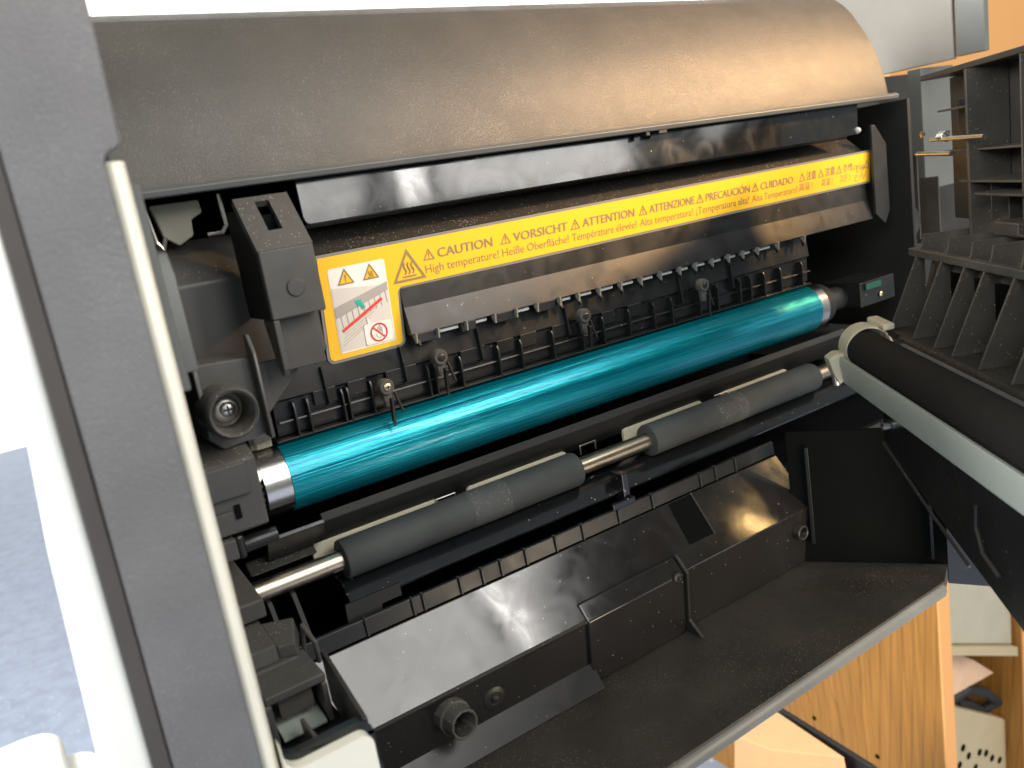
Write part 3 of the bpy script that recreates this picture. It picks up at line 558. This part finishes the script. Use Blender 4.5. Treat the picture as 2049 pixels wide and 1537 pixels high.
# diagonal end wall at right
def wallq(name, a, b_, z0, z1, th, mat, **k):
    a = Vector((a[0], a[1], 0)); b_ = Vector((b_[0], b_[1], 0)); t = (b_ - a).normalized(); nrm = Vector((-t.y, t.x, 0)) * th
    return mk(name, poly_prism(nb(), [(p.x, p.y, z0) for p in (a, b_, b_ + nrm, a + nrm)], [(p.x, p.y, z1) for p in (a, b_, b_ + nrm, a + nrm)]), mat, CP, **k)
wallq('end_wall', (0.2480, -0.0440), (0.2905, -0.1040), -0.1218, -0.0480, 0.002, M['pitch'], bevel=0.0004)
wallq('end_wall_rib', (0.2525, -0.0520), (0.2535, -0.0535), -0.1100, -0.0560, -0.002, M['satin'], bevel=0.0002)
wallq('end_wall_rib', (0.2850, -0.0985), (0.2858, -0.0997), -0.1180, -0.0860, -0.0012, M['satin2'], bevel=0.0002)
wallq('hinge_panel', (0.2745, -0.1130), (0.3080, -0.1760), -0.1232, -0.0500, 0.002, M['gloss'], bevel=0.0006, label='glossy black panel beside the shelf corner')
# side frame to the right of the cover
mk('side_panel', box(nb(), 0.5100, 0.5140, 0.0050, 0.1600, 0.1350, 0.3200), M['greypanel'], CP, bevel=0.0006, label='plain grey side panel right of the cover')
mk('side_panel_edge', box(nb(), 0.5105, 0.5160, -0.0160, 0.0035, 0.1360, 0.3200), M['greybar'], CP, bevel=0.0006)
mk('frame_post', box(nb(), 0.4950, 0.5360, 0.0200, 0.0300, 0.0500, 0.1330), M['greybar'], CP, bevel=0.0006)
mk('rear_plate', box(nb(), 0.4160, 0.9500, 0.0620, 0.0640, -0.2400, 0.1340), M['doorback'], CP)
mk('rear_bracket', py(nb(), [(0.4200, 0.0300), (0.4700, 0.0300), (0.4700, 0.1050), (0.4450, 0.1300), (0.4200, 0.1300)], 0.0300, 0.0330), M['doorback'], CP, bevel=0.0005)
mk('frame_block', box(nb(), 0.3600, 0.3950, -0.0160, 0.0100, -0.0060, 0.0090), M['satin'], CP, bevel=0.0006)
mk('green_plate', box(nb(), 0.3640, 0.3790, -0.0176, -0.0164, 0.0040, 0.0080), M['greenpcb'], CP, bevel=0.0002)
screw(CP, (0.3790, -0.0168, -0.0010), 0.0016, mat='brass')
mk('gear_ring', lathe(nb(), [(0, 0.0125), (0.006, 0.0125), (0.0065, 0.0118), (0.006, 0.0080), (0.0, 0.0078)], (0.4520, 0.0150, 0.0330), (-0.3, -1, 0), 40, closed=True), M['satin2'], CP)
for x, y, z0, z1 in ((0.4200, -0.004, 0.0500, 0.0880), (0.4420, 0.004, 0.0300, 0.0700), (0.4620, 0.006, 0.0200, 0.0760), (0.4760, 0.000, 0.0150, 0.0600)):
    mk('frame_rib', box(nb(), x, x + 0.0012, y, y + 0.030, z0, z1), M['comb'], CP, bevel=0.0003)
mk('frame_hook', wire(nb(), [(0.4380, 0.002, 0.0860), (0.4460, 0.002, 0.0800), (0.4460, 0.002, 0.0620)], 0.0007), M['comb'], CP)
mk('frame_floor', box(nb(), 0.3430, 0.5000, -0.0200, 0.0600, -0.0400, -0.0360), M['matte'], CP)

# ================================================================== door (swung out on its hinge)
DM = Matrix(((-0.6119, -0.7909, 0, 0.285), (-0.7909, 0.6119, 0, -0.065), (0, 0, 1, 0), (0, 0, 0, 1)))
def dmk(name, bm, mat, parent, **k):
    bmesh.ops.transform(bm, matrix=DM, verts=bm.verts[:]); return mk(name, bm, mat, parent, **k)
DO = dmk('door', py(nb(), [(-0.0450, 0.0440), (0.0440, 0.0440), (0.0440, -0.0500), (0.3600, -0.0500), (0.3600, 0.1170), (-0.0450, 0.1170)], -0.0720, -0.0690), M['doorback'], CP, bevel=0.0006, label='dark inside of the swung open side door')
dmk('door_top_edge', box(nb(), -0.0420, 0.3600, -0.0735, -0.0530, 0.1172, 0.1200), M['satin2'], DO, bevel=0.0005)
for u, wd in ((0.0150, 0.0022), (0.0640, 0.0010), (0.1000, 0.0016)):
    dmk('door_stile', box(nb(), u, u + wd, -0.0688, -0.0500, -0.0100, 0.1168), M['comb'], DO, bevel=0.0003)
for u0, u1, z, v in ((-0.0150, 0.0150, 0.1000, -0.050), (-0.0200, 0.0700, 0.0800, -0.054), (0.0300, 0.1700, 0.0610, -0.046), (0.0060, 0.0700, 0.0660, -0.050)):
    dmk('door_rail', box(nb(), u0, u1, -0.0685, v, z, z + 0.0010), M['comb'], DO, bevel=0.0002)
dmk('door_step', box(nb(), 0.0560, 0.0760, -0.0685, -0.0420, 0.0450, 0.0510), M['comb'], DO, bevel=0.0008)
dmk('door_step', box(nb(), 0.0660, 0.1200, -0.0685, -0.0420, 0.0455, 0.0465), M['comb'], DO, bevel=0.0003)
for k in range(4):
    dmk('door_web', box(nb(), 0.0080 + 0.016 * k, 0.0088 + 0.016 * k, -0.0685, -0.0560, 0.0480, 0.0600 + 0.006 * (k % 2)), M['comb'], DO, bevel=0.0002)
dmk('latch_bar', rod(nb(), (-0.0180, -0.048, 0.0875), (0.0420, -0.046, 0.0865), 0.0011, 12), M['chrome'], DO)
dmk('latch_bar', rod(nb(), (-0.0420, -0.050, 0.0808), (0.0040, -0.048, 0.0800), 0.0012, 12), M['chrome'], DO)
bm = nb()
pts = [(-0.0090 + 0.0006 * i / 10, -0.049 + 0.0024 * math.cos(i * 0.7), 0.0882 + 0.0024 * math.sin(i * 0.7)) for i in range(60)]
dmk('latch_spring', wire(bm, [(p[0] + i * 0.00004, p[1], p[2]) for i, p in enumerate(pts)], 0.0005, 6), M['chrome'], DO)
dmk('latch_pin', lathe(nb(), [(0, 0.0004), (0.0006, 0.0016), (0.002, 0.0016), (0.0026, 0.0004)], (-0.0310, -0.050, 0.0905), (0, 1, 0), 14), M['brass'], DO)
dmk('latch_arm', box(nb(), -0.0060, 0.0100, -0.0640, -0.0560, 0.0880, 0.1050), M['satin'], DO, bevel=0.0006)
# comb guide
CB = dmk('comb_guide', box(nb(), 0.0020, 0.3400, -0.0300, -0.0262, 0.0340, 0.0378), M['comb'], CP, bevel=0.0006, label='comb shaped paper guide on the open door')
dmk('comb_back', poly_prism(nb(), [(0.0020, -0.0300, 0.0000), (0.3400, -0.0300, 0.0000), (0.3400, -0.0330, 0.0000), (0.0020, -0.0330, 0.0000)],
    [(0.0020, -0.0390, 0.0360), (0.3400, -0.0390, 0.0360), (0.3400, -0.0420, 0.0360), (0.0020, -0.0420, 0.0360)]), M['comb'], CB)
dmk('comb_base', box(nb(), -0.0020, 0.3400, -0.0390, -0.0110, -0.0030, 0.0005), M['dusty'], CB, bevel=0.0003)
us = [0.0119, 0.0400, 0.0632, 0.0810, 0.1050, 0.1300, 0.1540, 0.1790, 0.2040, 0.2290]
def dray(u): return Vector((-0.6119, -0.7909, 0)) * u
rib = dmk('comb_tooth', px(nb(), [(-0.0120, 0.0005), (-0.0262, 0.0345), (-0.0290, 0.0390), (-0.0300, 0.0445), (-0.0600, 0.0445), (-0.0600, 0.0360), (-0.0300, 0.0340), (-0.0300, 0.0005)], -0.0006, 0.0006), M['comb'], CB, bevel=0.0002)
rib.location = dray(us[0])
for u in us[1:]:
    c = rib.copy(); COL.objects.link(c); c.location = dray(u)
rib2 = dmk('comb_fin', px(nb(), [(-0.0220, 0.0005), (-0.0230, 0.0100), (-0.0330, 0.0300), (-0.0400, 0.0300), (-0.0300, 0.0005)], -0.0005, 0.0005), M['comb'], CB, bevel=0.0002)
rib2.location = dray(0.026)
for a, b_ in zip(us[1:-1], us[2:]):
    c = rib2.copy(); COL.objects.link(c); c.location = dray((a + b_) / 2)
win = dmk('comb_window', box(nb(), -0.0045, 0.0045, -0.0365, -0.0325, 0.0120, 0.0270), M['pitch'], CB)
win.location = dray(0.031)
for a, b_ in zip(us[1:-1], us[2:]):
    c = win.copy(); COL.objects.link(c); c.location = dray((a + b_) / 2 + 0.005)
for k, u in enumerate((0.022, 0.050, 0.072, 0.093, 0.118)):
    dmk('comb_block', box(nb(), u, u + 0.010, -0.0290, -0.0210, 0.0006, 0.0030), M['comb'], CB, bevel=0.0004)
# serrated strip along the comb base
bm = nb()
for i in range(300):
    u = 0.030 + i * 0.0010
    poly_prism(bm, [(u, -0.0112, -0.0008), (u + 0.0006, -0.0112, -0.0008), (u + 0.0006, -0.0112, 0.0006), (u, -0.0112, 0.0006)], [(u, -0.0090, -0.0010), (u + 0.0006, -0.0090, -0.0010), (u + 0.0006, -0.0092, 0.0000), (u, -0.0092, 0.0000)])
dmk('serration', bm, M['dusty'], CB, kind='stuff')
# transfer roller and holder
TR = dmk('transfer_roller', lathe(nb(), [(0.0030, 0.0060), (0.0034, 0.0088), (0.0042, 0.0094), (0.3400, 0.0094)], (0, 0, -0.0085), (1, 0, 0), 64), M['foam'], CP, label='black foam transfer roller on the open door')
bm = nb()
lathe(bm, [(-0.0020, 0.0116), (0.0120, 0.0116), (0.0120, 0.0104), (-0.0020, 0.0104)], (0, -0.0020, -0.0085), (1, 0, 0), 40, closed=True)
dmk('roller_holder', bm, M['ivory'], TR, bevel=0.0005, label='ivory plastic holder at the roller end')
dmk('holder_foot', px(nb(), [(0.0030, -0.0110), (0.0125, -0.0100), (0.0170, -0.0125), (0.0150, -0.0200), (0.0120, -0.0265), (0.0060, -0.0220), (0.0000, -0.0190)], -0.0040, 0.0060), M['ivory'], TR, bevel=0.0010)
dmk('holder_clip', box(nb(), -0.0040, 0.0200, -0.0120, -0.0060, 0.0015, 0.0050), M['ivory'], TR, bevel=0.0012)
dmk('holder_spring', lathe(nb(), [(0, 0.0018), (0.006, 0.0018)], (0.001, 0.0125, -0.0275), (0, 0.1, 1), 12), M['chrome'], TR)
dmk('roller_strip', px(nb(), [(0.0070, -0.0175), (0.0095, -0.0120), (0.0115, -0.0115), (0.0122, -0.0140), (0.0105, -0.0255), (0.0060, -0.0262)], 0.0065, 0.3400), M['palegreen'], TR, bevel=0.0004, label='pale grey green strip below the black roller')
# lower door body
LD = dmk('door_lower_body', py(nb(), [(0.3400, -0.0263), (0.3400, -0.0950), (0.1700, -0.0760), (0.0944, -0.0600), (0.0420, -0.0455), (0.0420, -0.0263)], -0.0040, 0.0040), M['satin'], CP, bevel=0.0008)
dmk('body_seam', wire(nb(), [(0.0425, 0.0048, -0.0470), (0.0944, 0.0048, -0.0608), (0.1300, 0.0048, -0.0690)], 0.0007), M['satin2'], LD)
dmk('wire_loop', wire(nb(), [(0.1400, 0.0060, -0.0400), (0.1405, 0.0065, -0.0480), (0.1450, 0.0065, -0.0560), (0.1560, 0.0060, -0.0600)], 0.0008), M['satin2'], LD)
dmk('body_screw', lathe(nb(), [(0, 0.0026), (0.003, 0.0024), (0.0034, 0.0012)], (0.0500, 0.0042, -0.0360), (0, 1, 0), 16), M['chrome'], LD)

# ================================================================== WARNING LABEL
def LP(x, z, o=0.0):
    zz = z + 0.0052 * (x - 0.03)
    return (x, yl(zz) - o, zz)
def lpoly(bm, pts, o, th=0.00012):
    return poly_prism(bm, [LP(x, z, o) for x, z in pts], [LP(x, z, o - th) for x, z in pts])
def outline(grow):
    g = grow
    return [(0.0305 - g, 0.0826 + g)] + [(0.3895 + g, 0.0826 + g), (0.3895 + g, 0.0655 - g), (0.0645 + g, 0.0648 - g), (0.0628 + g, 0.0630 - g)] + \
        [(0.0622 + g, 0.0440 - g)] + arc(0.0602, 0.0430, 0.0020 + g, 0, -90, 5) + arc(0.0310, 0.0430, 0.0020 + g, 270, 180, 5)
WL = mk('warning_label', lpoly(nb(), outline(0.0), 0.0003), M['yellow'], CP, label='yellow multilingual high temperature warning label')
bm = nb(); lpoly(bm, [(x, z) for x, z in outline(0.0012)], 0.0001, 0.0003)
mk('label_border', bm, M['lgrey'], WL)
def lab(name, pts, o, mat): return mk(name, lpoly(nb(), pts, o), M[mat], WL)
def tri(cx, zb, wd, h): return [(cx - wd / 2, zb), (cx + wd / 2, zb), (cx, zb + h)]
def tri_ring(name, cx, zb, wd, h, t, o, mat):
    bm = nb()
    outer = tri(cx, zb, wd, h); gx = sum(p[0] for p in outer) / 3; gz = sum(p[1] for p in outer) / 3
    inr = h / 3.0; k = 1 - t / inr
    inn = [(gx + (x - gx) * k, gz + (z - gz) * k) for x, z in outer]
    for i in range(3):
        j = (i + 1) % 3; lpoly(bm, [outer[i], outer[j], inn[j], inn[i]], o)
    return mk(name, bm, M[mat], WL)
def strokes(bm, pts, t, o):
    for (x0, z0), (x1, z1) in zip(pts[:-1], pts[1:]):
        dx, dz = x1 - x0, z1 - z0; L = math.hypot(dx, dz) or 1e-6; nx, nz = -dz / L * t / 2, dx / L * t / 2
        ex, ez = dx / L * t * 0.25, dz / L * t * 0.25
        lpoly(bm, [(x0 - ex + nx, z0 - ez + nz), (x0 - ex - nx, z0 - ez - nz), (x1 + ex - nx, z1 + ez - nz), (x1 + ex + nx, z1 + ez + nz)], o)
def heat(cx, zb, s, o, t):
    bm = nb()
    for k in (-1, 0, 1):
        pts = [(cx + k * 0.21 * s + 0.05 * s * math.sin(i / 8 * 2 * math.pi), zb + 0.12 * s + 0.55 * s * i / 8) for i in range(9)]
        strokes(bm, pts, t, o)
    strokes(bm, [(cx - 0.36 * s, zb), (cx + 0.36 * s, zb)], t, o)
    return mk('heat_symbol', bm, M['ink'], WL)
def bang(cx, zb, h, o):
    bm = nb()
    lpoly(bm, [(cx - h * 0.05, zb + h * 0.28), (cx + h * 0.05, zb + h * 0.28), (cx + h * 0.10, zb + h), (cx - h * 0.10, zb + h)], o)
    lpoly(bm, [(cx + h * 0.10 * math.cos(a * math.pi / 4), zb + h * 0.09 + h * 0.10 * math.sin(a * math.pi / 4)) for a in range(8)], o)
    return mk('exclamation_mark', bm, M['ink'], WL)
# picture panel
lab('picture_panel', rrect(0.0338, 0.0588, 0.0432, 0.0777, 0.0012), 0.00045, 'lwhite')
for cx, kind in ((0.0408, 0), (0.0519, 1)):
    lab('warning_triangle', tri(cx, 0.0707, 0.0070, 0.0061), 0.0006, 'yellow')
    tri_ring('triangle_outline', cx, 0.0707, 0.0072, 0.0063, 0.00045, 0.00075, 'ink')
    if kind == 0: bang(cx, 0.0715, 0.0030, 0.00075)
    else: heat(cx, 0.0715, 0.0034, 0.00075, 0.00028)
lab('picture_field', [(0.0342, 0.0440), (0.0584, 0.0440), (0.0584, 0.0672), (0.0342, 0.0700)], 0.0006, 'lpale')
lab('picture_roller', [(0.0342, 0.0576), (0.0342, 0.0622), (0.0584, 0.0684), (0.0584, 0.0650)], 0.00075, 'lmid')
bm = nb()
for i in range(9):
    x = 0.0362 + i * 0.0026; z = 0.0560 + (x - 0.0342) * 0.30
    strokes(bm, [(x, z + 0.002), (x + 0.0004, z - 0.003)], 0.00025, 0.00075)
for k in range(5):
    z = 0.0462 + k * 0.0016; strokes(bm, [(0.0352 + k * 0.0006, z), (0.0450 + k * 0.0020, z + 0.0052 + 0.0004 * k)], 0.0002, 0.00075)
mk('picture_lines', bm, M['lmid'], WL)
bm = nb(); strokes(bm, [(0.0364, 0.0524), (0.0548, 0.0618)], 0.0012, 0.0009); mk('red_bar', bm, M['red'], WL)
lab('teal_arrow', [(0.0430, 0.0634), (0.0441, 0.0606), (0.0446, 0.0616), (0.0462, 0.0592), (0.0474, 0.0600), (0.0457, 0.0626), (0.0462, 0.0634)][::-1], 0.0009, 'teal')
lab('speech_bubble', rrect(0.0452, 0.0577, 0.0440, 0.0527, 0.0008), 0.0009, 'lwhite')
lab('bubble_tail', [(0.0472, 0.0526), (0.0490, 0.0526), (0.0470, 0.0562)], 0.0009, 'lwhite')
bm = nb()
C0 = (0.0515, 0.0484)
strokes(bm, [(C0[0] + 0.0036 * math.cos(i * math.pi / 18), C0[1] + 0.0036 * math.sin(i * math.pi / 18)) for i in range(37)], 0.0006, 0.00115)
strokes(bm, [(C0[0] - 0.0025, C0[1] + 0.0025), (C0[0] + 0.0025, C0[1] - 0.0025)], 0.0006, 0.00115)
mk('prohibition_ring', bm, M['red'], WL)
bm = nb()
strokes(bm, [(0.0500, 0.0478), (0.0506, 0.0466), (0.0516, 0.0460), (0.0526, 0.0466), (0.0530, 0.0480), (0.0530, 0.0500)], 0.00025, 0.00105)
for k in range(4): strokes(bm, [(0.0511 + k * 0.0006, 0.0484), (0.0510 + k * 0.0006, 0.0505 + 0.0004 * (k % 3))], 0.00025, 0.00105)
mk('hand_outline', bm, M['lmid'], WL)
# big hot surface sign
tri_ring('hot_surface_sign', 0.0694, 0.0664, 0.0158, 0.0134, 0.0010, 0.0005, 'ink')
heat(0.0694, 0.0684, 0.0085, 0.0005, 0.0006)
# lettering
def lettering(s, x0, x1, zc, h, bold=0.0):
    cu = bpy.data.curves.new('lettering', 'FONT'); cu.body = s; cu.size = 1; cu.fill_mode = 'BOTH'; cu.extrude = 0.0
    cu.offset = 0.0; cu.resolution_u = 3
    o = bpy.data.objects.new('lettering', cu); COL.objects.link(o)
    bpy.context.view_layer.update()
    dg = bpy.context.evaluated_depsgraph_get()
    me = bpy.data.meshes.new_from_object(o.evaluated_get(dg))
    bpy.data.objects.remove(o); bpy.data.curves.remove(cu)
    xs = [v.co.x for v in me.vertices]
    if not xs: return None
    mn, mxx = min(xs), max(xs)
    cap = 0.72
    for v in me.vertices:
        x = x0 + (v.co.x - mn) / (mxx - mn) * (x1 - x0)
        z = zc + (v.co.y - cap / 2) * h / cap
        v.co = LP(x, z, 0.00042)
    if bold > 0:      # heavier strokes: the same outlines once more, a hair to the right and above
        b2 = bmesh.new(); b2.from_mesh(me); g = bmesh.ops.duplicate(b2, geom=b2.faces[:])
        for v in [e for e in g['geom'] if isinstance(e, bmesh.types.BMVert)]: v.co += Vector((0.00034, -0.00004, 0.00008))
        b2.to_mesh(me); b2.free()
    me.materials.append(M['ink'])
    t = bpy.data.objects.new('lettering', me); COL.objects.link(t); setparent(t, WL)
    return t
def sh(x): return 0.0
Z1, Z2 = 0.0756, 0.0698
for s, a, b_ in (('CAUTION', 0.0838, 0.1117), ('VORSICHT', 0.1232, 0.1540), ('ATTENTION', 0.1632, 0.1961), ('ATTENZIONE', 0.2063, 0.2381), ('PRECAUCI\u00d3N', 0.2465, 0.2805), ('CUIDADO', 0.2894, 0.3170)):
    lettering(s, a, b_, Z1, 0.0040, 0.012)
    tri_ring('caution_triangle', a - 0.0042, Z1 - 0.0022, 0.0056, 0.0048, 0.00042, 0.0005, 'ink'); bang(a - 0.0042, Z1 - 0.0016, 0.0024, 0.0005)
for s, a, b_ in (('High temperature!', 0.0772, 0.1147), ('Hei\u00dfe Oberfl\u00e4che!', 0.1166, 0.1545), ('Temp\u00e9rature \u00e9lev\u00e9e!', 0.1565, 0.1973), ('Alta temperatura!', 0.1997, 0.2368), ('\u00a1Temperatura alta!', 0.2393, 0.2800), ('Alta Temperatura!', 0.2825, 0.3208)):
    lettering(s, a, b_, Z2, 0.0037, -0.004)
for s, a, b_ in (('\u6ce8\u610f', 0.3290, 0.3375), ('\u6ce8\u610f', 0.3460, 0.3548), ('\uc8fc\uc758', 0.3630, 0.3712), ('\u062a\u062d\u0630\u064a\u0631', 0.3730, 0.3835)):
    lettering(s, a, b_, Z1 + 0.0002, 0.0038, 0.006)
for a in (0.3252, 0.3422, 0.3592, 0.3862):
    tri_ring('caution_triangle', a, Z1 - 0.0020, 0.0052, 0.0046, 0.00042, 0.0005, 'ink')
for s, a, b_ in (('\u9ad8\u6e29 !', 0.3228, 0.3345), ('\u9ad8\u6e29 !', 0.3430, 0.3530), ('\uace0\uc628 !', 0.3600, 0.3700), ('\u062d\u0631\u0627\u0631\u0629', 0.3745, 0.3870)):
    lettering(s, a, b_, Z2 + 0.0004, 0.0034, 0.0)

# ================================================================== BACKGROUND THINGS
DK = thing('desk', 'honey coloured wooden desk with vertical grain below the copier', 'desk', (0.7, 0.3, -0.70))
mk('side_panel', box(nb(), 0.6000, 0.6170, 0.0920, 0.7000, -0.70, -0.26), M['wood'], DK)
mk('edge_band', box(nb(), 0.5995, 0.6175, 0.0895, 0.0918, -0.70, -0.26), M['woodedge'], DK, bevel=0.0004)
for y, z in ((0.2520, -0.452), (0.1680, -0.556), (0.2480, -0.548), (0.1250, -0.553)):
    mk('shelf_hole', lathe(nb(), [(0, 0.0028), (0.0006, 0.0028)], (0.5999, y, z), (-1, 0, 0), 14), M['pitch'], DK)
mk('side_panel', box(nb(), 0.7520, 0.7700, 0.0920, 0.7000, -0.70, -0.26), M['wood'], DK)
mk('edge_band', box(nb(), 0.7515, 0.7705, 0.0895, 0.0918, -0.70, -0.26), M['woodedge'], DK, bevel=0.0004)
# tan box under the shelf
TB = thing('cardboard_box', 'small tan cardboard box below the shelf edge beside the wood panel', 'box', (0.40, 0.11, -0.50))
mk('box_body', poly_prism(nb(), [(0.425, 0.152, -0.50), (0.368, 0.156, -0.50), (0.374, 0.108, -0.50), (0.416, 0.056, -0.50)], [(0.428, 0.1485, -0.400), (0.377, 0.151, -0.400), (0.383, 0.1165, -0.400), (0.417, 0.0675, -0.400)]), M['tan'], TB, bevel=0.0008)
TY = thing('black_tray', 'flat black tray the tan box stands on', 'tray', (0.38, 0.08, -0.52))
mk('tray_base', pz(nb(), [(0.445, 0.165), (0.250, 0.300), (0.120, 0.100), (0.200, -0.050), (0.425, 0.030)], -0.520, -0.505), M['matte'], TY, bevel=0.001)
mk('tray_side', poly_prism(nb(), [(0.436, 0.158, -0.505), (0.4255, 0.050, -0.505), (0.430, 0.046, -0.505), (0.441, 0.158, -0.505)], [(0.436, 0.158, -0.404), (0.4255, 0.050, -0.404), (0.430, 0.046, -0.404), (0.441, 0.158, -0.404)]), M['matte'], TY, bevel=0.001)
# grey cabinet, computer case, timber offcut seen between the wood panels
GC = thing('storage_case', 'flat grey metal case under the desk between the wood panels', 'case', (0.69, 0.2, -0.40))
mk('case_body', poly_prism(nb(), [(0.620, 0.10, -0.402), (0.750, 0.10, -0.462), (0.750, 0.40, -0.462), (0.620, 0.40, -0.402)], [(0.620, 0.10, -0.30), (0.750, 0.10, -0.30), (0.750, 0.40, -0.30), (0.620, 0.40, -0.30)]), M['greybox'], GC, bevel=0.002)
mk('case_lip', poly_prism(nb(), [(0.6195, 0.094, -0.412), (0.7500, 0.094, -0.474), (0.7500, 0.40, -0.474), (0.6195, 0.40, -0.412)], [(0.6195, 0.094, -0.4025), (0.7500, 0.094, -0.4625), (0.7500, 0.40, -0.4625), (0.6195, 0.40, -0.4025)]), M['case'], GC, bevel=0.0008)
PC = thing('computer_case', 'beige perforated computer case standing under the desk', 'computer', (0.69, 0.2, -0.70))
mk('case_body', poly_prism(nb(), [(0.619, 0.11, -0.70), (0.7505, 0.11, -0.70), (0.7505, 0.45, -0.70), (0.619, 0.45, -0.70)], [(0.619, 0.11, -0.472), (0.7505, 0.11, -0.560), (0.7505, 0.45, -0.560), (0.619, 0.45, -0.472)]), M['case'], PC, bevel=0.002)
for x, z in ((0.6437, -0.5404), (0.6640, -0.5493), (0.6740, -0.5646), (0.6953, -0.5720), (0.7197, -0.5930), (0.6426, -0.5570), (0.6560, -0.5660), (0.7080, -0.5800), (0.7350, -0.6040), (0.6860, -0.5860)):
    mk('vent_hole', lathe(nb(), [(0, 0.0040), (0.0006, 0.0040)], (x, 0.1099, z), (0, -1, 0), 14), M['pitch'], PC)
mk('timber_offcut', py(nb(), [(0.650, -0.474), (0.662, -0.488), (0.742, -0.500), (0.706, -0.468), (0.655, -0.430)], 0.116, 0.190), M['pink'], None, bevel=0.001)
o = bpy.data.objects['timber_offcut']; o['label'] = 'pale pinkish timber offcut lying on the computer case'; o['category'] = 'timber'
mk('gap_filler', wire(nb(), [(0.655, 0.125, -0.500), (0.690, 0.118, -0.496), (0.720, 0.114, -0.512), (0.742, 0.114, -0.535), (0.730, 0.125, -0.545), (0.700, 0.125, -0.520), (0.680, 0.125, -0.510)], 0.0055, 12), M['matte'], None)  # added coil, only there to darken the gap over the computer case
o = bpy.data.objects['gap_filler']; o['label'] = 'added black coil that darkens the gap above the beige computer case'; o['category'] = 'gap_filler'
# orange wooden cupboard upper right
CU = thing('cupboard', 'bright orange wooden cupboard at the upper right behind the door', 'cupboard', (1.3, 0.3, -0.70))
mk('cupboard_front', box(nb(), 0.90, 2.2, 0.300, 0.330, -0.70, 0.9), M['orangepaint'], CU)
mk('wood_knot', lathe(nb(), [(0, 0.014), (0.001, 0.013)], (1.0700, 0.2995, 0.2640), (0, -1, 0), 20), M['woodedge'], CU)
# white plastic object at lower left
WB = thing('plastic_tub', 'white plastic tub with rounded rim at the lower left corner', 'tub', (-0.14, 0.47, -0.70))
mk('tub_body', pz(nb(), [(x - 0.16, y + 0.46) for x, y in rrect(-0.07, 0.045, -0.20, 0.065, 0.03)], -0.70, -0.315), M['white'], WB, bevel=0.006, seg=3)
mk('tub_rim', pz(nb(), [(x - 0.16, y + 0.46) for x, y in rrect(-0.072, 0.070, -0.30, 0.020, 0.03)], -0.345, -0.325), M['white'], WB, bevel=0.004, seg=3)
